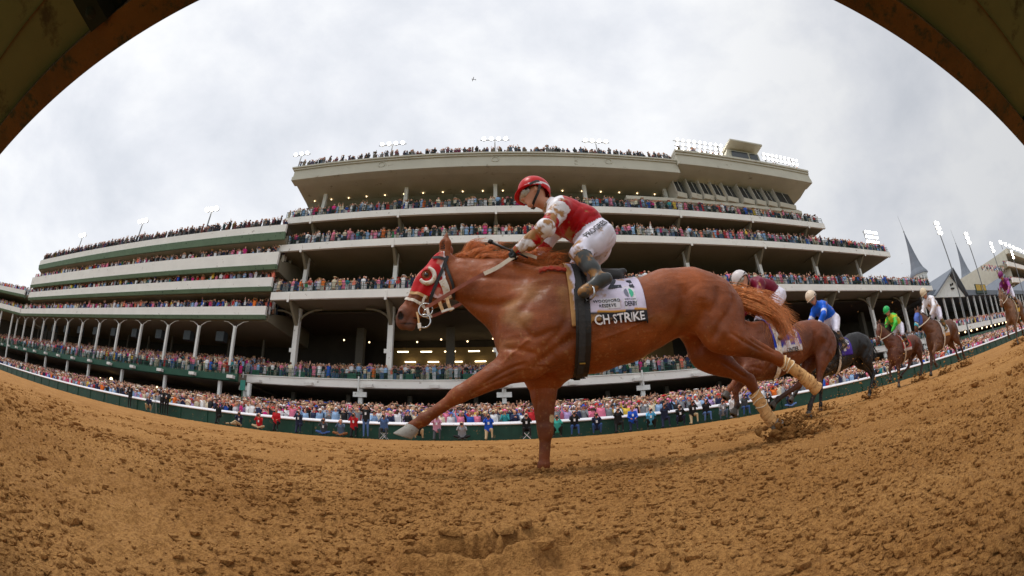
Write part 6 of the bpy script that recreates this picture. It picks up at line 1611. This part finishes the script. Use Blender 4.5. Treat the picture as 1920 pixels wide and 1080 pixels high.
h5 = bpy.data.objects['brown_horse']; b5 = [c for c in h5.children if c.name.startswith('body')][0]
V5 = np.array([v.co[:] for v in b5.data.vertices]); Q5 = np.array([list(p.vertices) for p in b5.data.polygons]); F5 = V5[Q5].mean(1)
po_, mu_ = np.array([-.44, 0, 1.79]), np.array([-.78, 0, 1.36]); dd_ = (mu_ - po_); L5 = np.linalg.norm(dd_); dd_ /= L5; tt5 = ((F5 - po_) @ dd_) / L5
shell(V5, Q5, (tt5 > .10) & (tt5 < .62) & (F5[:, 0] < -.40) & (F5[:, 2] < 1.80), .008, 'blinker_hood', mat('hood_blue', lin((70, 96, 176)), .6, .1), h5)
shell(V5, Q5, (tt5 > .68) & (tt5 < .84) & (F5[:, 0] < -.50), .012, 'shadow_roll', mat('roll_teal', lin((60, 160, 176)), .7, .1), h5)
rider_set(6, 'light_brown_horse', 'light brown racehorse at the far right edge, last of the pack', PO6, (.155, .070, .034), (.08, .04, .024), .024, 15.5, 5.0,
    dict(cloth_c=lin((226, 178, 40)), band_c=lin((226, 178, 40)), number=None, word=None), 'jockey in purple silks and a purple cap at the right edge', JU, mk_silk((112, 30, 92), None, JU, seed=8, sleeve=(150, 70, 150)), mk_br(.03, 13), lin((120, 40, 100)), dict(boots=(60, 44, 40)), fd=(-1, -.3, -.3))

# dirt thrown up by the hooves, uncountable
def spray(cx, cy, w, h, n, s0, lift=.0, lean=.5, col=DIRT):
    z0 = float(bank(np.array([cy]))[0]); t_ = rng.random(n) ** 1.7
    P_ = np.stack([cx + rng.normal(0, w * .45, n) * (1 + t_) + lean * t_ * h, cy + rng.normal(0, w * .4, n), z0 + lift + t_ * h], 1)
    return P_, s0 * np.exp(rng.normal(0, .5, n)) * (1.15 - t_ * .7)
A_ = [spray(2.30, HY + .12, .15, .22, 650, .015), spray(2.42, HY + .10, .30, .10, 300, .012), spray(2.28, HY + .10, .12, .10, 120, .030), spray(2.7, HY + .2, .4, .06, 160, .014),
      spray(1.02 + 3.17, 5.0, .14, .10, 160, .016), spray(4.9, 5.2, .5, .5, 90, .012), spray(5.6, 5.6, .7, .9, 70, .011), spray(6.0, 6.5, .2, .16, 150, .02), spray(7.45, 6.4, .25, .3, 200, .02), spray(8.2, 6.6, .6, 1.3, 110, .014), spray(9.0, 7.2, 1.0, 2.2, 90, .014),
      spray(12.4, 8.1, .4, .3, 150, .024), spray(11.6, 6.5, .3, .25, 140, .022), spray(13.2, 6.5, .4, .35, 180, .024), spray(14, 6.6, .9, 1.6, 80, .016), spray(15.6, 5.0, .3, .22, 150, .024), spray(17.4, 5.0, .5, .3, 140, .024),
      spray(.21, HY + .12, .10, .03, 160, .011), spray(16, 9, 3, 5, 60, .02), spray(12, 12, 3, 6, 40, .025)]
clod_mesh('dirt_spray', np.concatenate([a for a, _ in A_]), np.concatenate([b for _, b in A_]), kind='stuff')

# ------------------------------------------------------------------ photographers and officials kneeling along the fence
def J_pose(kind):
    if kind == 'stand': return J_stand(1.76, **PH)
    if kind == 'stand_cam': return J_stand(1.76, **UP)
    if kind == 'stand_fold': return J_stand(1.78, elb_l=(.25, -.06, 1.16), elb_r=(-.25, -.06, 1.16), hand_l=(.02, -.22, 1.18), hand_r=(-.02, -.22, 1.12))
    def base(z, lean, cam=True):
        J = dict(pelvis=(0, 0, z), chest=(0, -.05 - lean, z + .34), neck=(0, -.09 - lean, z + .51), head=(0, -.14 - lean, z + .66)); y0 = -.07 - lean
        for s, q in (('l', 1), ('r', -1)):
            J['sho_' + s] = (.175 * q, y0, z + .47); J['hip_' + s] = (.10 * q, 0, z)
            if cam: J['elb_' + s] = (.23 * q, y0 - .18, z + .36); J['hand_' + s] = (.075 * q, y0 - .26, z + .60)
            else: J['elb_' + s] = (.25 * q, y0 - .06, z + .22); J['hand_' + s] = (.12 * q, y0 - .26, z + .12)
        return J
    if kind in ('kneel', 'kneel_rest'):
        J = base(.52, .04, kind == 'kneel')
        J.update(knee_l=(.16, -.42, .50), ank_l=(.17, -.38, .08), toe_l=(.18, -.52, .04), knee_r=(-.14, -.16, .07), ank_r=(-.14, .26, .09), toe_r=(-.14, .34, .03))
    elif kind in ('cross', ):
        J = base(.16, .05); J.update(knee_l=(.36, -.30, .20), ank_l=(-.06, -.42, .07), toe_l=(-.18, -.46, .05), knee_r=(-.36, -.30, .20), ank_r=(.08, -.36, .07), toe_r=(.20, -.42, .05))
    elif kind == 'squat':
        J = base(.34, .12); J.update(knee_l=(.20, -.42, .50), ank_l=(.18, -.20, .08), toe_l=(.19, -.36, .04), knee_r=(-.20, -.42, .50), ank_r=(-.18, -.20, .08), toe_r=(-.19, -.36, .04))
    elif kind == 'legs_out':
        J = base(.15, -.02); J.update(knee_l=(-.22, -.42, .30), ank_l=(-.52, -.62, .08), toe_l=(-.60, -.66, .16), knee_r=(-.42, -.22, .14), ank_r=(-.85, -.34, .07), toe_r=(-.90, -.36, .17))
    elif kind == 'stool':
        J = base(.50, .06); J.update(knee_l=(.16, -.44, .50), ank_l=(.17, -.42, .09), toe_l=(.18, -.56, .04), knee_r=(-.15, -.44, .50), ank_r=(-.18, -.36, .09), toe_r=(-.19, -.50, .04))
    return J
PCACHE = {}
def pose_mesh(kind, hat):
    if (kind, hat) not in PCACHE:
        J = J_pose(kind); V, Q, z = sdf_mesh(person_prims(J, hat=hat), .016, 1)
        o = mesh_np('pose', V, Q, [mSk[0], mSk[0], mSk[0], mSk[0], mShoe], None, True, z); me = o.data; bpy.data.objects.remove(o); PCACHE[(kind, hat)] = (me, J)
    return PCACHE[(kind, hat)]
cB_ = MB(); cB_.box(-.075, .075, -.055, .03, -.05, .05); cB_.box(-.03, .03, -.03, .03, .05, .075); cB_.tube([(0, -.05, 0), (0, -.24, 0)], [.042, .052], 12)
cam0 = cB_.build('camera', mat('camera_black', lin((26, 26, 28)), .4)); camd = cam0.data; bpy.data.objects.remove(cam0)
C = dict(black=(24, 24, 27), navy=(30, 38, 66), red=(190, 24, 36), dgrey=(70, 74, 80), grey=(150, 150, 156), blue=(24, 84, 200), denim=(80, 110, 160), jeans=(52, 84, 140), khaki=(190, 166, 130), brown=(136, 88, 50), pink=(206, 150, 176), teal=(70, 190, 180), white=(226, 226, 230), lblue=(90, 180, 226), slate=(84, 104, 130))
PL = [(-30.37, 'stand', 'black', 'black', None, 'person all in black standing farthest left in front of the green fence', 1),
 (-27.3, 'squat', 'navy', 'khaki', None, 'photographer crouching in a navy jacket and khaki shorts on the far left', 0),
 (-25.7, 'stand_cam', 'black', 'black', None, 'photographer all in black standing at a tripod', 1),
 (-25.1, 'stand_fold', 'black', 'black', None, 'person in a black shirt standing with folded arms beside the tripod', 0),
 (-19.3, 'kneel', 'black', 'black', None, 'photographer all in black kneeling left of the one with outstretched legs', 1),
 (-17.42, 'legs_out', 'navy', 'khaki', None, 'photographer sitting on the dirt with pale trousered legs stretched out', 1),
 (-15.64, 'cross', 'red', 'khaki', None, 'photographer in a red jacket and khaki trousers sitting cross legged', 1),
 (-14.29, 'kneel_rest', 'red', 'black', None, 'grey haired man in a red jacket kneeling in black trousers', 0),
 (-12.62, 'kneel', 'navy', 'navy', None, 'photographer all in navy kneeling right of the grey haired man', 1),
 (-10.87, 'cross', 'dgrey', 'jeans', None, 'photographer in a dark grey top and bright jeans sitting cross legged', 1),
 (-9.74, 'cross', 'slate', 'brown', None, 'person in a slate blue jacket and rust brown trousers sitting cross legged', 0),
 (-8.92, 'kneel', 'red', 'black', None, 'photographer in a red jacket kneeling left of the white capped standing man', 1),
 (-7.99, 'stand_cam', 'black', 'denim', 'cap', 'tall photographer in a white cap, black jacket and blue jeans standing', 1),
 (-6.9, 'stool', 'denim', 'dgrey', None, 'photographer in a denim shirt seated on a white folding stool', 1),
 (-5.01, 'squat', 'black', 'khaki', None, 'photographer in black squatting just behind the raised front hoof', 1),
 (-4.02, 'kneel', 'pink', 'dgrey', None, 'photographer in a pink shirt kneeling by the fence', 1),
 (-2.63, 'cross', 'grey', 'black', None, 'photographer in a light grey shirt sitting cross legged in dark trousers', 1),
 (-1.17, 'kneel', 'blue', 'khaki', None, 'photographer in a bright royal blue jacket kneeling near the picture centre', 1),
 (.88, 'stool', 'black', 'black', None, 'photographer all in black seated left of the planted front leg', 1),
 (2.54, 'squat', 'teal', 'black', None, 'photographer in a turquoise top half hidden by the planted front leg', 1),
 (3.51, 'stool', 'black', 'jeans', None, 'photographer in a black jacket and jeans right of the planted front leg', 1),
 (4.74, 'squat', 'navy', 'jeans', None, 'photographer in a navy jacket and jeans squatting under the girth', 1),
 (6.0, 'kneel', 'black', 'black', None, 'photographer all in black kneeling left of the blue vest', 1),
 (6.85, 'kneel_rest', 'blue', 'navy', None, 'person in a royal blue vest kneeling with hands low', 0),
 (7.91, 'squat', 'lblue', 'black', None, 'photographer with a sky blue bib squatting in black trousers', 1),
 (8.81, 'kneel', 'navy', 'navy', None, 'photographer in a navy suit kneeling right of the sky blue bib', 1),
 (9.76, 'squat', 'black', 'navy', None, 'photographer in black with a white badge squatting', 1),
 (10.64, 'kneel', 'black', 'khaki', None, 'photographer in a black shirt and khaki trousers kneeling', 1),
 (11.55, 'stool', 'black', 'denim', None, 'photographer in a black jacket and light jeans before the flying front hoofs', 1),
 (12.69, 'squat', 'grey', 'slate', None, 'photographer in a grey shirt squatting under the bay horse', 1),
 (13.48, 'kneel', 'white', 'grey', None, 'photographer in a white shirt kneeling under the bay horse', 1),
 (14.38, 'stool', 'dgrey', 'jeans', None, 'photographer in a charcoal top and jeans behind the bay horse legs', 1),
 (16.24, 'squat', 'black', 'brown', None, 'photographer in black and brown squatting behind the bandaged hind leg', 1),
 (18.12, 'cross', 'navy', 'denim', None, 'photographer in navy with light jeans sitting behind the trailing hooves', 1)]
hairc = ['brown hair', 'dark hair', 'grey hair', 'dark hair']
for i, (x, kd, tp, lg, hat, lb, hc_) in enumerate(PL):
    me, J = pose_mesh(kd, hat); y = 23.35 - (.55 if i in (12, 13) else 0); z = float(bank(np.array([y]))[0]) + .03
    o = bpy.data.objects.new('person', me); COL.objects.link(o); rz = math.atan2(-x, y) * .5 + random.uniform(-.25, .25) * 0 + (.3 if kd == 'legs_out' else 0)
    o.location = (x, y, z); o.rotation_euler = (0, 0, rz); o.scale = (1.1, 1.1, 1.1)
    hh = (236, 236, 238) if hat else HEADS['grey hair'] if 'grey haired' in lb else HEADS[hairc[i % 4]]
    set_mats(o, [mSk[i % 2], mat('p_' + tp, lin(C[tp]), .8, .1, 9), mat('p_' + lg, lin(C[lg]), .8, .1, 9), mat('p_hair_%d_%d_%d' % hh, lin(hh), .8), mShoe])
    tag(o, lb, 'photographer' if hc_ else 'person', 'photographers along the fence')
    if i % 3 != 1:   # press badge
        mb = MB(); c_ = np.array(J['chest']); mb.box(c_[0] - .045, c_[0] + .045, c_[1] - .175, c_[1] - .165, c_[2] - .10, c_[2] + .03); mb.build('badge', mat('badge_white', lin((232, 232, 236)), .6), o)
    if hc_:
        a_, b_ = np.array(J['hand_l']), np.array(J['hand_r']); c_ = ((a_ + b_) / 2 + (0, -.05, .02)) * 1.1
        k = bpy.data.objects.new('camera', camd); COL.objects.link(k); cr_, sr_ = math.cos(rz), math.sin(rz)
        k.location = (x + cr_ * c_[0] - sr_ * c_[1], y + sr_ * c_[0] + cr_ * c_[1], z + c_[2]); k.rotation_euler = (0, 0, rz)
        tag(k, 'black camera held by the ' + ' '.join(lb.split()[:11]), 'camera', 'cameras of the photographers')
for x, lb in ((-6.9, 'white folding stool under the photographer in the denim shirt'), (.88, 'white folding stool left of the planted front leg')):
    y = 23.35 - (.55 if x < 0 else 0); r = empty('folding_stool', (x, y, float(bank(np.array([y]))[0]) + .02), 0, label=lb, cat='stool')
    mb = MB(); mb.box(-.2, .2, -.16, .16, .38, .41); mb.build('seat', mLeB, r)
    for sx_ in (-1, 1):
        mb = MB(); mb.tube([(sx_ * .2, -.2, 0), (-sx_ * .17, -.2, .39)], .014, 6); mb.build('leg', mW, r)
        mb = MB(); mb.tube([(sx_ * .2, .2, 0), (-sx_ * .17, .2, .39)], .014, 6); mb.build('leg', mW, r)
tr = empty('tripod', (-26.1, 22.9, float(bank(np.array([22.9]))[0])), 0, label='tripod on the dirt beside the standing photographers in black', cat='tripod')
for a_ in (0, 2.1, 4.2):
    mb = MB(); mb.tube([(.35 * math.cos(a_), .35 * math.sin(a_), 0), (0, 0, 1.25)], .014, 6); mb.build('leg', mat('grey_metal', lin((120, 130, 128)), .4), tr)
mb = MB(); mb.box(-.06, .06, -.06, .06, 1.25, 1.32); mb.build('tripod_head', mat('camera_black', None), tr)
# green sign pole behind the fence on the left
pole = empty('sign_pole', (-18.2, 24.6, float(apron_z(24.6))), 0, label='thin green pole with a small teal panel behind the fence, left of centre', cat='pole')
mb = MB(); mb.tube([(0, 0, 0), (0, 0, 3.0)], .05, 8); mb.build('pole', mDG, pole); mb = MB(); mb.box(-.22, .22, -.06, .0, 2.6, 3.3); mb.build('panel', mat('panel_teal', lin((30, 120, 110)), .5), pole)
